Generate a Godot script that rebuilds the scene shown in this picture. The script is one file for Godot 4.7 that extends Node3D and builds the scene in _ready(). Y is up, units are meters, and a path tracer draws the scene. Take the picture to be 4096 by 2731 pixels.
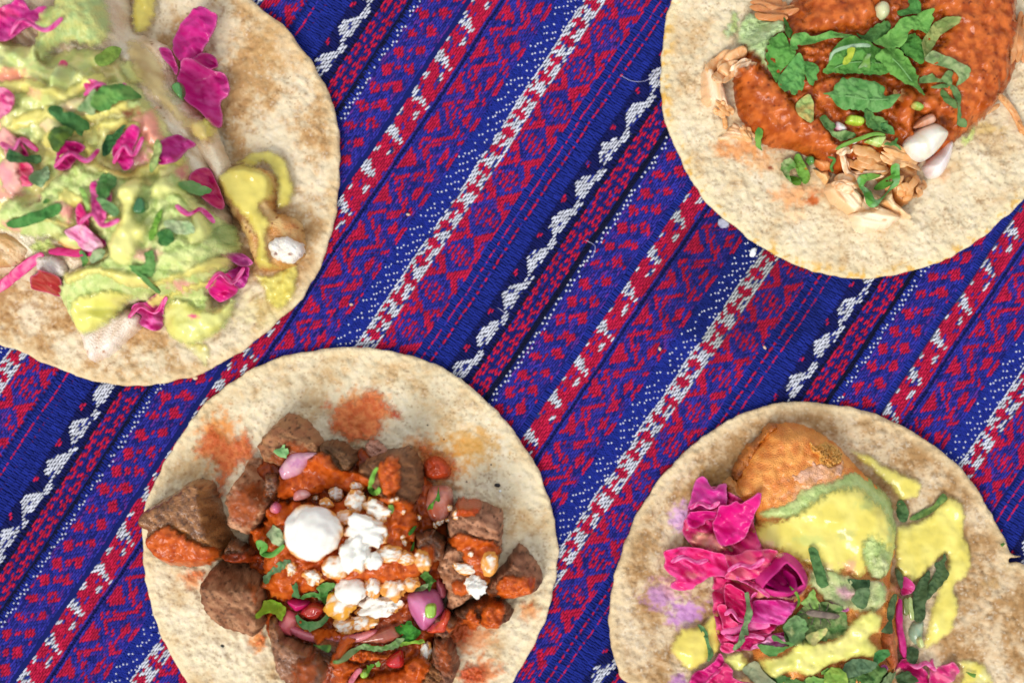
extends Node3D
# Four street tacos on a woven cloth, seen from straight above. Lengths while building are in units of S metres.

const S := 0.0000842
const HC := 6200.0
const CX := 2048.0
const CY := 1365.5
const GW := 650
const GH := 480
const GX := 540.0
const GY := 580.0

# Frames of reference in which outlines were measured: offset x, offset y, scale.
const BO := Vector3(540, 1380, 1.1605)
const BA := Vector3(560, 1600, 3)
const BB := Vector3(1250, 1600, 3)
const BC := Vector3(700, 2100, 3)
const BD := Vector3(1400, 2100, 3)
const BE := Vector3(1000, 2400, 3)
const RO := Vector3(2600, 0, 1.3636)
const RA := Vector3(2780, 0, 3)
const RB := Vector3(3312, 0, 3)
const RC := Vector3(2780, 440, 3)
const RD := Vector3(3312, 440, 3)
const QO := Vector3(2400, 1580, 1.362)
const QA := Vector3(2600, 1660, 3)
const QB := Vector3(3312, 1660, 3)
const QC := Vector3(2600, 2208, 3)
const QD := Vector3(3312, 2208, 3)
const LA := Vector3(0, 0, 1.68)
const LB := Vector3(0, 700, 1.68)
const DI := Vector3(0, 0, 0.57422)

var ground := PackedFloat32Array()
var simplex := FastNoiseLite.new()
var cells := FastNoiseLite.new()
var rng := RandomNumberGenerator.new()
var used := {}
var M := {}
var K := {}
var taco := ""
var tick := 0


func _ready() -> void:
	# camera, sky, sun, exposure
	var cam := Camera3D.new()
	cam.name = "camera"
	var lens := CameraAttributesPhysical.new()
	lens.frustum_focal_length = 54.49
	lens.frustum_near = 0.05
	lens.frustum_far = 20.0
	lens.frustum_focus_distance = 0.511
	lens.exposure_aperture = 2.6
	cam.attributes = lens
	cam.position = Vector3(0, HC * S, 0)
	cam.rotation_degrees = Vector3(-90, 0, 0)
	add_child(cam)
	cam.current = true
	var env := Environment.new()
	env.background_mode = Environment.BG_SKY
	var sky_look := ProceduralSkyMaterial.new()
	sky_look.sky_top_color = Color(0.85, 0.87, 0.90)
	sky_look.sky_horizon_color = Color(0.83, 0.84, 0.86)
	sky_look.ground_bottom_color = Color(0.32, 0.31, 0.30)
	sky_look.ground_horizon_color = Color(0.42, 0.42, 0.42)
	sky_look.sun_angle_max = 1.0
	var sky := Sky.new()
	sky.sky_material = sky_look
	env.sky = sky
	env.background_energy_multiplier = 0.62
	env.tonemap_mode = Environment.TONE_MAPPER_LINEAR
	env.tonemap_exposure = 1.85
	env.sdfgi_enabled = true
	env.ssao_enabled = true
	env.ssil_enabled = true
	var we := WorldEnvironment.new()
	we.name = "world_environment"
	we.environment = env
	add_child(we)
	var sun := DirectionalLight3D.new()
	sun.name = "soft_daylight"
	sun.light_energy = 0.5
	sun.light_angular_distance = 28.0
	sun.light_color = Color(1.0, 0.985, 0.965)
	sun.shadow_enabled = true
	add_child(sun)
	sun.look_at_from_position(Vector3(-0.45, 0.95, 0.85), Vector3.ZERO, Vector3.UP)
	rng.seed = 7
	simplex.noise_type = FastNoiseLite.TYPE_SIMPLEX_SMOOTH
	simplex.frequency = 1.0
	simplex.fractal_type = FastNoiseLite.FRACTAL_FBM
	simplex.fractal_octaves = 3
	cells.noise_type = FastNoiseLite.TYPE_CELLULAR
	cells.frequency = 1.0
	cells.cellular_return_type = FastNoiseLite.RETURN_DISTANCE2_SUB
	cells.fractal_type = FastNoiseLite.FRACTAL_NONE
	ground.resize(GW * GH)
	materials()
	kinds()
	tablecloth()
	tortillas()
	beef_taco()
	chicken_taco()
	fried_fish_taco()
	grilled_fish_taco()
	crumbs()


# ---------------------------------------------------------------- helpers

func lin(h: String) -> Color:
	return Color(h).srgb_to_linear()


func numbered(called: String) -> String:
	var n: int = used.get(called, 0)
	used[called] = n + 1
	return called if n == 0 else "%s_%03d" % [called, n]


func tag(o: Node, label: String, category: String, group := "") -> void:
	o.set_meta("label", label)
	o.set_meta("category", category)
	if group != "":
		o.set_meta("group", group)


func g(x: float, y: float) -> float:
	var fx := clampf((x + GX) / 8.0, 0.0, GW - 2.001)
	var fy := clampf((y + GY) / 8.0, 0.0, GH - 2.001)
	var ix := int(fx)
	var iy := int(fy)
	fx -= ix
	fy -= iy
	var k := iy * GW + ix
	return lerpf(lerpf(ground[k], ground[k + 1], fx), lerpf(ground[k + GW], ground[k + GW + 1], fx), fy)


func gs(x: float, y: float, r: float) -> float:
	var q := r * 0.7
	var a := g(x, y) * 2.0 + g(x + r, y) + g(x - r, y) + g(x, y + r) + g(x, y - r)
	a += g(x + q, y + q) + g(x - q, y + q) + g(x + q, y - q) + g(x - q, y - q)
	var b := r * 0.45
	a += (g(x + b, y) + g(x - b, y) + g(x, y + b) + g(x, y - b)) * 1.5
	return a / 16.0


func box_blur(a: PackedFloat32Array, nx: int, ny: int, r: int) -> PackedFloat32Array:
	var b := a.duplicate()
	var w := 1.0 / (2 * r + 1)
	for j in ny:
		var o := j * nx
		var s := 0.0
		for k in range(-r, r + 1):
			s += a[o + clampi(k, 0, nx - 1)]
		for k in nx:
			b[o + k] = s * w
			s += a[o + mini(k + r + 1, nx - 1)] - a[o + maxi(k - r, 0)]
	var c := b.duplicate()
	for k in nx:
		var s := 0.0
		for j in range(-r, r + 1):
			s += b[clampi(j, 0, ny - 1) * nx + k]
		for j in ny:
			c[j * nx + k] = s * w
			s += b[mini(j + r + 1, ny - 1) * nx + k] - b[maxi(j - r, 0) * nx + k]
	return c


func raise_ground(x: float, y: float, h: float) -> void:
	var ix := int((x + GX) / 8.0 + 0.5)
	var iy := int((y + GY) / 8.0 + 0.5)
	if ix >= 0 and iy >= 0 and ix < GW and iy < GH:
		var k := iy * GW + ix
		if ground[k] < h:
			ground[k] = h


func seen(p: Vector2, extra := 0.0) -> Vector2:
	# where a point that the photograph shows at p stands on the table plan
	var q := p
	for i in 3:
		var h := g(q.x, q.y) + extra
		q = Vector2(CX, CY) + (p - Vector2(CX, CY)) * (1.0 - h / HC)
	return q


func points(text: String, f: Vector3) -> PackedVector2Array:
	var out := PackedVector2Array()
	for pair in text.split(" ", false):
		var xy := pair.split(",")
		out.append(Vector2(f.x + xy[0].to_float() / f.z, f.y + xy[1].to_float() / f.z))
	return out


func smooth_loop(p: PackedVector2Array, step: float, round_it := true) -> PackedVector2Array:
	var out := PackedVector2Array()
	var n := p.size()
	for i in n:
		var a := p[(i + n - 1) % n]
		var b := p[i]
		var c := p[(i + 1) % n]
		var d := p[(i + 2) % n]
		var count := maxi(1, int(b.distance_to(c) / step))
		for k in count:
			var w := float(k) / count
			out.append(b.cubic_interpolate(c, a, d, w) if round_it else b.lerp(c, w))
	return out


func shape_mesh(v: PackedVector3Array, c: PackedColorArray, ix: PackedInt32Array) -> ArrayMesh:
	var nrm := PackedVector3Array()
	nrm.resize(v.size())
	for k in range(0, ix.size(), 3):
		var a := ix[k]
		var b := ix[k + 1]
		var d := ix[k + 2]
		var f := (v[d] - v[a]).cross(v[b] - v[a])
		nrm[a] += f
		nrm[b] += f
		nrm[d] += f
	for k in nrm.size():
		nrm[k] = nrm[k].normalized() if nrm[k].length_squared() > 0.0 else Vector3.UP
	var arr := []
	arr.resize(Mesh.ARRAY_MAX)
	arr[Mesh.ARRAY_VERTEX] = v
	arr[Mesh.ARRAY_NORMAL] = nrm
	arr[Mesh.ARRAY_COLOR] = c
	arr[Mesh.ARRAY_INDEX] = ix
	var me := ArrayMesh.new()
	me.add_surface_from_arrays(Mesh.PRIMITIVE_TRIANGLES, arr)
	return me


func place(called: String, me: Mesh, m: Material, at: Vector3, parent: Node3D = null) -> MeshInstance3D:
	var o := MeshInstance3D.new()
	o.name = called if parent != null else numbered(called)
	o.mesh = me
	o.material_override = m
	o.position = at
	if parent != null:
		parent.add_child(o, true)
	else:
		add_child(o, true)
	return o


# A solid that lies on what is below it, from its outline in plan.
# t thickness, e width of its rounded edge, n and ns height and size of its unevenness, pl sloping faces, sheet a thin curled leaf
func body(called: String, m: Material, outline: PackedVector2Array, o: Dictionary, parent: Node3D = null, from := Vector3.ZERO) -> MeshInstance3D:
	tick += 1
	var t: float = o.get("t", 30.0)
	var e: float = o.get("e", maxf(t * 1.1, 8.0))
	var sheet: bool = o.get("sheet", false)
	var block: bool = o.get("block", false)
	var tort: bool = o.get("tortilla", false)
	var soft: float = o.get("soft", 8.0)
	var thin: bool = o.get("thin", false)
	var warm: bool = o.get("warm", false)
	var fade: Array = o.get("fade", [])
	var amp: float = o.get("n", 0.0)
	var ns: float = o.get("ns", 40.0)
	var camp: float = o.get("cn", 0.0)
	var cns: float = o.get("cns", 30.0)
	var sm: float = o.get("sm", 24.0)
	var lift: float = o.get("lift", 0.0)
	var off := Vector2(tick * 37.7, tick * 91.3)
	# plan position of the outline
	var p := PackedVector2Array()
	var mid := Vector2.ZERO
	for q in outline:
		mid += q / outline.size()
	var extra: float = o.get("up", t * 0.5 if block else t * 0.3 + lift)
	if o.get("each", false):
		for q in outline:
			p.append(seen(q, extra * 0.4))
	else:
		var hs := 0.0
		for q in outline:
			hs += g(seen(q).x, seen(q).y) / outline.size()
		hs = maxf(hs, 0.0) + extra
		for q in outline:
			p.append(Vector2(CX, CY) + (q - Vector2(CX, CY)) * (1.0 - hs / HC))
	p = smooth_loop(p, 9.0, o.get("curved", true))
	var rag: float = o.get("rag", 0.0)
	var rags: float = o.get("rags", 22.0)
	if rag > 0.0:
		var old := p.duplicate()
		for i in p.size():
			var along := old[(i + 1) % p.size()] - old[(i + p.size() - 1) % p.size()]
			var nr := Vector2(-along.y, along.x).normalized()
			p[i] = old[i] + nr * rag * simplex.get_noise_2d(old[i].x / rags + off.x, old[i].y / rags + off.y) * 1.6
	var lo := p[0]
	var hi := p[0]
	for q in p:
		lo = lo.min(q)
		hi = hi.max(q)
	mid = (lo + hi) / 2.0
	var size := hi - lo
	var c: float = o.get("cell", clampf(sqrt(size.x * size.y) / 34.0, 3.6, 8.0))
	lo -= Vector2(c * 1.5, c * 1.5)
	var nx := int(size.x / c) + 5
	var ny := int(size.y / c) + 5
	# distance from the outline, inside or outside
	var dist := PackedFloat32Array()
	dist.resize(nx * ny)
	var far := maxf(e, c * 2.0) + c
	if tort:
		far = 72.0
	elif o.has("fade"):
		far = maxf(far, o.fade[2] + 12.0)
	dist.fill(far)
	var near := PackedVector2Array()
	near.resize(nx * ny)
	var inside := PackedByteArray()
	inside.resize(nx * ny)
	var np := p.size()
	var crossing := []
	for j in ny:
		crossing.append(PackedFloat32Array())
	for i in np:
		var a := p[i]
		var b := p[(i + 1) % np]
		var ab := b - a
		var l2 := maxf(ab.length_squared(), 0.0001)
		var x0 := maxi(0, int((minf(a.x, b.x) - far - lo.x) / c))
		var x1 := mini(nx - 1, int((maxf(a.x, b.x) + far - lo.x) / c) + 1)
		var y0 := maxi(0, int((minf(a.y, b.y) - far - lo.y) / c))
		var y1 := mini(ny - 1, int((maxf(a.y, b.y) + far - lo.y) / c) + 1)
		for j in range(y0, y1 + 1):
			var yy := lo.y + j * c
			for k in range(x0, x1 + 1):
				var q := Vector2(lo.x + k * c, yy)
				var w := clampf((q - a).dot(ab) / l2, 0.0, 1.0)
				var s := a + ab * w
				var d := q.distance_to(s)
				if d < dist[j * nx + k]:
					dist[j * nx + k] = d
					near[j * nx + k] = s
		if a.y != b.y:
			for j in range(maxi(0, int((minf(a.y, b.y) - lo.y) / c)), mini(ny - 1, int((maxf(a.y, b.y) - lo.y) / c) + 1) + 1):
				var yy := lo.y + j * c
				if (a.y <= yy) != (b.y <= yy):
					crossing[j].append(a.x + (yy - a.y) / (b.y - a.y) * (b.x - a.x))
	for j in ny:
		var row: PackedFloat32Array = crossing[j]
		row.sort()
		for r in range(0, row.size() - 1, 2):
			for k in range(maxi(0, int(ceil((row[r] - lo.x) / c))), mini(nx - 1, int((row[r + 1] - lo.x) / c)) + 1):
				inside[j * nx + k] = 1
	# what is below, smoothed
	var low := PackedFloat32Array()
	if not tort:
		low.resize(nx * ny)
		for j in ny:
			for k in nx:
				low[j * nx + k] = g(lo.x + k * c, lo.y + j * c)
		if not block:
			var raw := low.duplicate()
			var rad := maxi(1, int(sm / c * 0.5 + 0.5))
			for i in 3:
				low = box_blur(low, nx, ny, rad)
			var over := PackedFloat32Array()
			over.resize(nx * ny)
			for i in nx * ny:
				over[i] = maxf(0.0, raw[i] - low[i])
			for i in 2:
				over = box_blur(over, nx, ny, maxi(1, rad / 2))
			for i in nx * ny:
				low[i] += over[i] * 1.3
	# base level of a block
	var base := 0.0
	if block:
		var levels := PackedFloat32Array()
		for q in p:
			levels.append(g(q.x, q.y))
		levels.sort()
		base = levels[int(levels.size() * float(o.get("pct", 0.3)))]
	var planes: Array = o.get("pl", [])
	var fold: Array = o.get("fold", [])
	var an: Array = o.get("an", [])
	var adir := Vector2.RIGHT.rotated(deg_to_rad(an[0])) if an.size() else Vector2.RIGHT
	var stretch: float = an[1] if an.size() else 1.0
	var cup: float = o.get("cup", 0.0)
	var th: float = o.get("th", t)
	var col := lin(o.get("c", "808080"))
	var col2 := lin(o.get("c2", o.get("c", "808080")))
	var col3 := lin(o.get("c3", "302010"))
	var k3: float = o.get("k3", 0.0)
	var cs: float = o.get("cs", 40.0)
	var cbias: float = o.get("cb", 0.0)
	var csharp: float = o.get("ck", 1.6)
	var line: float = o.get("line", 0.0)
	var rimc := lin(o.get("rim", "ffffff"))
	var rimw: float = o.get("rimw", 0.0)
	var spots: Array = o.get("sp", [])
	var places := []
	for sp in spots:
		var at := Vector2(from.x + sp[0] / from.z, from.y + sp[1] / from.z)
		var rx: float = sp[2] / from.z
		var ry: float = sp[3] / from.z
		places.append([at, rx, ry, lin(sp[4]), sp[5]])
	var look: Dictionary = o.get("look", {})
	var map := PackedInt32Array()
	map.resize(nx * ny)
	map.fill(-1)
	var v := PackedVector3Array()
	var v_low := PackedVector3Array()
	var cc := PackedColorArray()
	var ix := PackedInt32Array()
	var quads := PackedInt32Array()
	for j in ny - 1:
		for k in nx - 1:
			var q := j * nx + k
			if inside[q] + inside[q + 1] + inside[q + nx] + inside[q + nx + 1] > 0:
				quads.append(q)
	for q0 in quads:
		for q in [q0, q0 + 1, q0 + nx, q0 + nx + 1]:
			if map[q] >= 0:
				continue
			map[q] = v.size()
			var pt := Vector2(lo.x + (q % nx) * c, lo.y + (q / nx) * c)
			var d := dist[q]
			var rim := false
			if not inside[q]:
				pt = near[q]
				d = 0.0
				rim = true
			var x := clampf(d / e, 0.0, 1.0)
			var f := sqrt(1.0 - (1.0 - x) * (1.0 - x)) if not thin else x * x * (3.0 - 2.0 * x)
			var r := (pt - mid)
			var s := pt
			if an.size():
				var u := pt.dot(adir)
				var w := pt.dot(Vector2(-adir.y, adir.x))
				s = Vector2(u / stretch, w)
			var n1 := simplex.get_noise_2d(s.x / ns + off.x, s.y / ns + off.y)
			var n2 := 0.0
			if camp != 0.0 or line > 0.0:
				var bend := simplex.get_noise_2d(s.x / 30.0, s.y / 30.0 + off.x) * 0.35
				n2 = cells.get_noise_2d(s.x / cns + off.x + bend, s.y / cns + off.y - bend) + 1.0
			var h := 0.0
			var under := 0.0
			if sheet:
				h = lift + t
				if not tort:
					h += low[q]
				if fold.size():
					h += fold[1] * sin(r.dot(Vector2.RIGHT.rotated(deg_to_rad(fold[0]))) / fold[2] * TAU + fold[3])
				h += amp * n1 + camp * n2 * f + cup * (1.0 - x) * (1.0 - x)
				if tort:
					h += simplex.get_noise_2d(pt.x / 420.0 + off.x, pt.y / 420.0) * 18.0 + 8.0
					h += simplex.get_noise_2d(pt.x / 20.0, pt.y / 20.0 + off.y) * o.get("pebble", 3.0)
					h = maxf(h, t + 2.0) - 9.0 * (1.0 - f)
				under = h - th
			else:
				var top := t
				for pl in planes:
					var side := r.dot(Vector2.RIGHT.rotated(deg_to_rad(pl[0])))
					var z: float = t - pl[1] * (side - pl[2])
					var hh := clampf(0.5 + 0.5 * (top - z) / soft, 0.0, 1.0)
					top = lerpf(top, z, hh) - soft * hh * (1.0 - hh)
				top = maxf(top, t * 0.15)
				var floor_h := base if block else low[q]
				h = floor_h + top * f + (amp * n1 + camp * n2) * f
				if rim:
					h = minf(floor_h, g(pt.x, pt.y)) - 4.0
			v.append(Vector3((pt.x - mid.x) * S, h * S, (pt.y - mid.y) * S))
			if sheet:
				v_low.append(Vector3((pt.x - mid.x) * S, under * S, (pt.y - mid.y) * S))
			# colour of the stuff itself
			var colour: Color
			if tort:
				colour = tortilla_colour(pt, d, off, look)
			else:
				var mixed := clampf(0.5 + cbias + csharp * simplex.get_noise_2d(s.x / cs + off.y, s.y / cs + off.x), 0.0, 1.0)
				colour = col.lerp(col2, mixed)
				if line > 0.0:
					colour = colour.lerp(col3, line * clampf(1.0 - n2 * 7.0, 0.0, 1.0))
				if k3 > 0.0:
					colour = colour.lerp(col3, smoothstep(0.62 - k3, 0.72 - k3, simplex.get_noise_2d(s.x / 9.0 + off.x, s.y / 9.0 + off.x)))
				if rimw > 0.0:
					colour = colour.lerp(rimc, clampf(1.0 - d / rimw, 0.0, 1.0) * o.get("rimk", 0.8))
			for sp in places:
				var w2 := Vector2((pt.x - sp[0].x) / sp[1], (pt.y - sp[0].y) / sp[2])
				var dd := w2.length() + 0.55 * simplex.get_noise_2d(pt.x / 45.0 + 5.0, pt.y / 45.0 + off.x) + 0.25 * simplex.get_noise_2d(pt.x / 14.0, pt.y / 14.0)
				if dd < 1.0:
					colour = colour.lerp(sp[3], sp[4] * smoothstep(1.0, 0.25, dd))
			if warm:
				colour = Color(minf(1.0, colour.r * 1.3), colour.g * 0.96, colour.b * 0.8)
			if fade.size():
				var spread: float = fade[3] if fade.size() > 3 else 0.0
				var deep := d + spread * simplex.get_noise_2d(pt.x / 24.0 + off.y, pt.y / 24.0)
				colour.a = lerpf(fade[0], fade[1], smoothstep(0.0, fade[2], deep))
			else:
				colour.a = 1.0
			cc.append(colour)
			if inside[q] and not o.get("ghost", false):
				raise_ground(pt.x, pt.y, h)
	var edge := {}
	for q in quads:
		var a := map[q]
		var b := map[q + 1]
		var d := map[q + nx]
		var f := map[q + nx + 1]
		for tri in ([[a, b, f], [a, f, d]] if (q + q / nx) % 2 == 0 else [[a, b, d], [b, f, d]]):
			if v[tri[0]].is_equal_approx(v[tri[1]]) or v[tri[1]].is_equal_approx(v[tri[2]]) or v[tri[0]].is_equal_approx(v[tri[2]]):
				if not sheet:
					continue
			ix.append_array(PackedInt32Array([tri[0], tri[1], tri[2]]))
			if sheet:
				for i in 3:
					var from_v: int = tri[i]
					var to_v: int = tri[(i + 1) % 3]
					if edge.has(to_v * 1000000 + from_v):
						edge.erase(to_v * 1000000 + from_v)
					else:
						edge[from_v * 1000000 + to_v] = true
	if sheet:
		var n0 := v.size()
		var low_c := lin(o.get("under", o.get("c", "808080")))
		v.append_array(v_low)
		for k in n0:
			cc.append(cc[k] if tort else cc[k].lerp(low_c, 0.5))
		var top_ix := ix.duplicate()
		for k in range(0, top_ix.size(), 3):
			ix.append_array(PackedInt32Array([top_ix[k] + n0, top_ix[k + 2] + n0, top_ix[k + 1] + n0]))
		for key: int in edge:
			var a := key / 1000000
			var b := key % 1000000
			ix.append_array(PackedInt32Array([b, a, a + n0, b, a + n0, b + n0]))
	var origin_h := v[0].y
	for q in v:
		origin_h = minf(origin_h, q.y)
	for k in v.size():
		v[k].y -= origin_h
	return place(called, shape_mesh(v, cc, ix), m, Vector3((mid.x - CX) * S, origin_h, (mid.y - CY) * S), parent)


func mk(kind: String, label: String, f: Vector3, text: String, o := {}) -> MeshInstance3D:
	var k: Dictionary = K[kind]
	var all: Dictionary = k.o.duplicate()
	all.merge(o, true)
	var n := body(o.get("name", k.name), M[o.get("mat", k.mat)], points(text, f), all, null, f)
	if label != "":
		tag(n, label, o.get("cat", k.cat), k.group + " on the " + taco)
	return n


func mk_part(root: Node3D, label: String, kind: String, f: Vector3, text: String, o := {}) -> void:
	var n := mk(kind, "", f, text, o)
	into(n, root)
	n.set_meta("label", label)


# One thing made of the pieces given, which become its parts
func thing(called: String, label: String, cat: String, grp: String, pieces: Array) -> Node3D:
	var root := Node3D.new()
	root.name = numbered(called)
	add_child(root)
	var at := Vector3.ZERO
	var base := 1e9
	for n: Node3D in pieces:
		at += n.position / pieces.size()
		base = minf(base, n.position.y)
	root.position = Vector3(at.x, base, at.z)
	tag(root, label, cat, grp + " on the " + taco)
	for n: Node3D in pieces:
		into(n, root)
	return root


func shred(label: String, f: Vector3, text: String, count: int, width: float, o := {}) -> void:
	# a bundle of fibres side by side along one path
	var path := PackedVector3Array()
	for triple in text.split(" ", false):
		var q := triple.split(",")
		path.append(Vector3(q[0].to_float(), q[1].to_float(), q[2].to_float()))
	var pieces := []
	count = maxi(3, int(count * 0.62))
	for i in count:
		var s := (float(i) + 0.5) / count - 0.5
		var parts := PackedStringArray()
		var start := rng.randf_range(0.0, 0.3)
		var stop := rng.randf_range(0.68, 1.0)
		for k in 5:
			var u := lerpf(start, stop, k / 4.0) * (path.size() - 1)
			var lowk := mini(int(u), path.size() - 2)
			var q := path[lowk].lerp(path[lowk + 1], u - lowk)
			var along := path[lowk + 1] - path[lowk]
			var side := Vector2(-along.y, along.x).normalized() * f.z
			var d := width * s * rng.randf_range(0.8, 1.15) + rng.randf_range(-6.0, 6.0)
			parts.append("%f,%f,%f" % [q.x + side.x * d, q.y + side.y * d, maxf(3.0, q.z * (0.9 - 1.8 * s * s) + rng.randf_range(-5.0, 6.0))])
		var w := width / count * rng.randf_range(1.0, 2.1)
		var tone := rng.randf()
		var all := {name = "fibre", w = w, th = w * rng.randf_range(0.3, 0.5), c = Color(o.get("c", "f2d0a6")).lerp(Color(o.get("c2", "e6ac70")), tone * 0.6).to_html(false), c2 = Color(o.get("c2", "e0a060")).lerp(Color("d8823c"), rng.randf_range(0.2, 0.8)).to_html(false), taper = 0.3, roll = [rng.randf_range(-20, 20), rng.randf_range(-20, 20)]}
		pieces.append(strip("chicken", "", f, " ".join(parts), all))
	thing("chicken_shred", label, "chicken", "shredded chicken pieces", pieces)


func drizzle(label: String, f: Vector3, text: String, width: float, o := {}) -> void:
	# a squeezed line of crema, thin and sunk into what is below
	var left := PackedStringArray()
	var right := PackedStringArray()
	var path := points(text, Vector3(0, 0, 1))
	for k in path.size():
		var along := path[mini(k + 1, path.size() - 1)] - path[maxi(k - 1, 0)]
		var side := Vector2(-along.y, along.x).normalized() * f.z * width * 0.5 * rng.randf_range(0.7, 1.3)
		left.append("%f,%f" % [path[k].x + side.x, path[k].y + side.y])
		right.append("%f,%f" % [path[k].x - side.x, path[k].y - side.y])
	right.reverse()
	left.append_array(right)
	var all := {t = 20.0, e = 26.0, thin = true, sm = 14.0, c = "eee484", c2 = "e4d874", rag = 8.0, rags = 26.0, fade = [0.0, 0.93, 20.0, 8.0], name = "crema_drizzle"}
	all.merge(o, true)
	mk("crema", label, f, " ".join(left), all)


func vein(leaf: Node3D, f: Vector3, text: String, c := "76a464") -> void:
	var n := strip("leaf", "", f, text, {name = "midrib", w = 5.0, th = 4.0, c = c, c2 = c, taper = 0.5})
	into(n, leaf)


func into(n: Node3D, root: Node3D) -> void:
	var called := n.name.rstrip("0123456789").trim_suffix("_")
	n.position -= root.position
	remove_child(n)
	n.name = called
	root.add_child(n, true)
	for key in ["label", "category", "group"]:
		if n.has_meta(key):
			n.remove_meta(key)


# A lump all round: cheese crumbs, flecks. Radii in plan units.
func lump(called: String, label: String, cat: String, grp: String, m: Material, f: Vector3, at: Vector2, radii: Vector3, turn: float, o := {}) -> MeshInstance3D:
	tick += 1
	var n: int = o.get("fine", 9)
	var amp: float = o.get("n", 0.16)
	var ns: float = o.get("ns", 0.8)
	var boxy: float = o.get("boxy", 0.0)
	var col := lin(o.get("c", "f2ede0"))
	var stain := lin(o.get("stain", "e08a30"))
	var level: float = o.get("stained", -0.25)
	var src := Vector2(f.x + at.x / f.z, f.y + at.y / f.z)
	var r := radii / f.z
	var pl := seen(src, r.y * 0.6)
	var floor_h := gs(pl.x, pl.y, minf(r.x, r.z) * 0.6)
	var h := floor_h + r.y * float(o.get("sit", 0.55))
	var v := PackedVector3Array()
	var cc := PackedColorArray()
	var ix := PackedInt32Array()
	var seen_v := {}
	var b := Basis(Vector3.UP, deg_to_rad(-turn))
	for face in 6:
		for j in n:
			for k in n:
				var quad := []
				for w in [[0, 0], [1, 0], [1, 1], [0, 1]]:
					var a: int = (k + w[0]) * 2 - n
					var d: int = (j + w[1]) * 2 - n
					var key := Vector3i(n, d, -a) if face == 0 else Vector3i(-n, d, a) if face == 1 else Vector3i(a, n, -d) if face == 2 else Vector3i(a, -n, d) if face == 3 else Vector3i(a, d, n) if face == 4 else Vector3i(-a, d, -n)
					if not seen_v.has(key):
						seen_v[key] = v.size()
						var dir := Vector3(tan(key.x * PI / 4.0 / n), tan(key.y * PI / 4.0 / n), tan(key.z * PI / 4.0 / n))
						var cube := dir / maxf(absf(dir.x), maxf(absf(dir.y), absf(dir.z)))
						dir = dir.normalized()
						var q := dir.lerp(cube * 0.85, boxy)
						var e := simplex.get_noise_3d(dir.x * ns + tick * 3.1, dir.y * ns, dir.z * ns + tick) * amp * 2.4
						e += simplex.get_noise_3d(dir.x * ns * 3.5 + tick, dir.y * ns * 3.5, dir.z * ns * 3.5) * amp * float(o.get("rough", 0.8))
						q *= 1.0 + e
						var pos := b * Vector3(q.x * r.x, q.y * r.y, q.z * r.z)
						v.append(pos * S)
						var wet := dir.y + 0.9 * simplex.get_noise_3d(dir.x * 1.6 + tick, dir.y * 1.6 + 9.0, dir.z * 1.6) - 0.1 * dir.z
						cc.append(col.lerp(stain, smoothstep(level + 1.05, level + 0.4, wet)))
						if dir.y > 0.1:
							raise_ground(pl.x + pos.x, pl.y + pos.z, h + pos.y)
					quad.append(seen_v[key])
				ix.append_array(PackedInt32Array([quad[0], quad[2], quad[1], quad[0], quad[3], quad[2]]))
	var origin := Vector3((pl.x - CX) * S, h * S, (pl.y - CY) * S)
	var node := place(called, shape_mesh(v, cc, ix), m, origin, null)
	tag(node, label, cat, grp)
	return node


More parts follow.
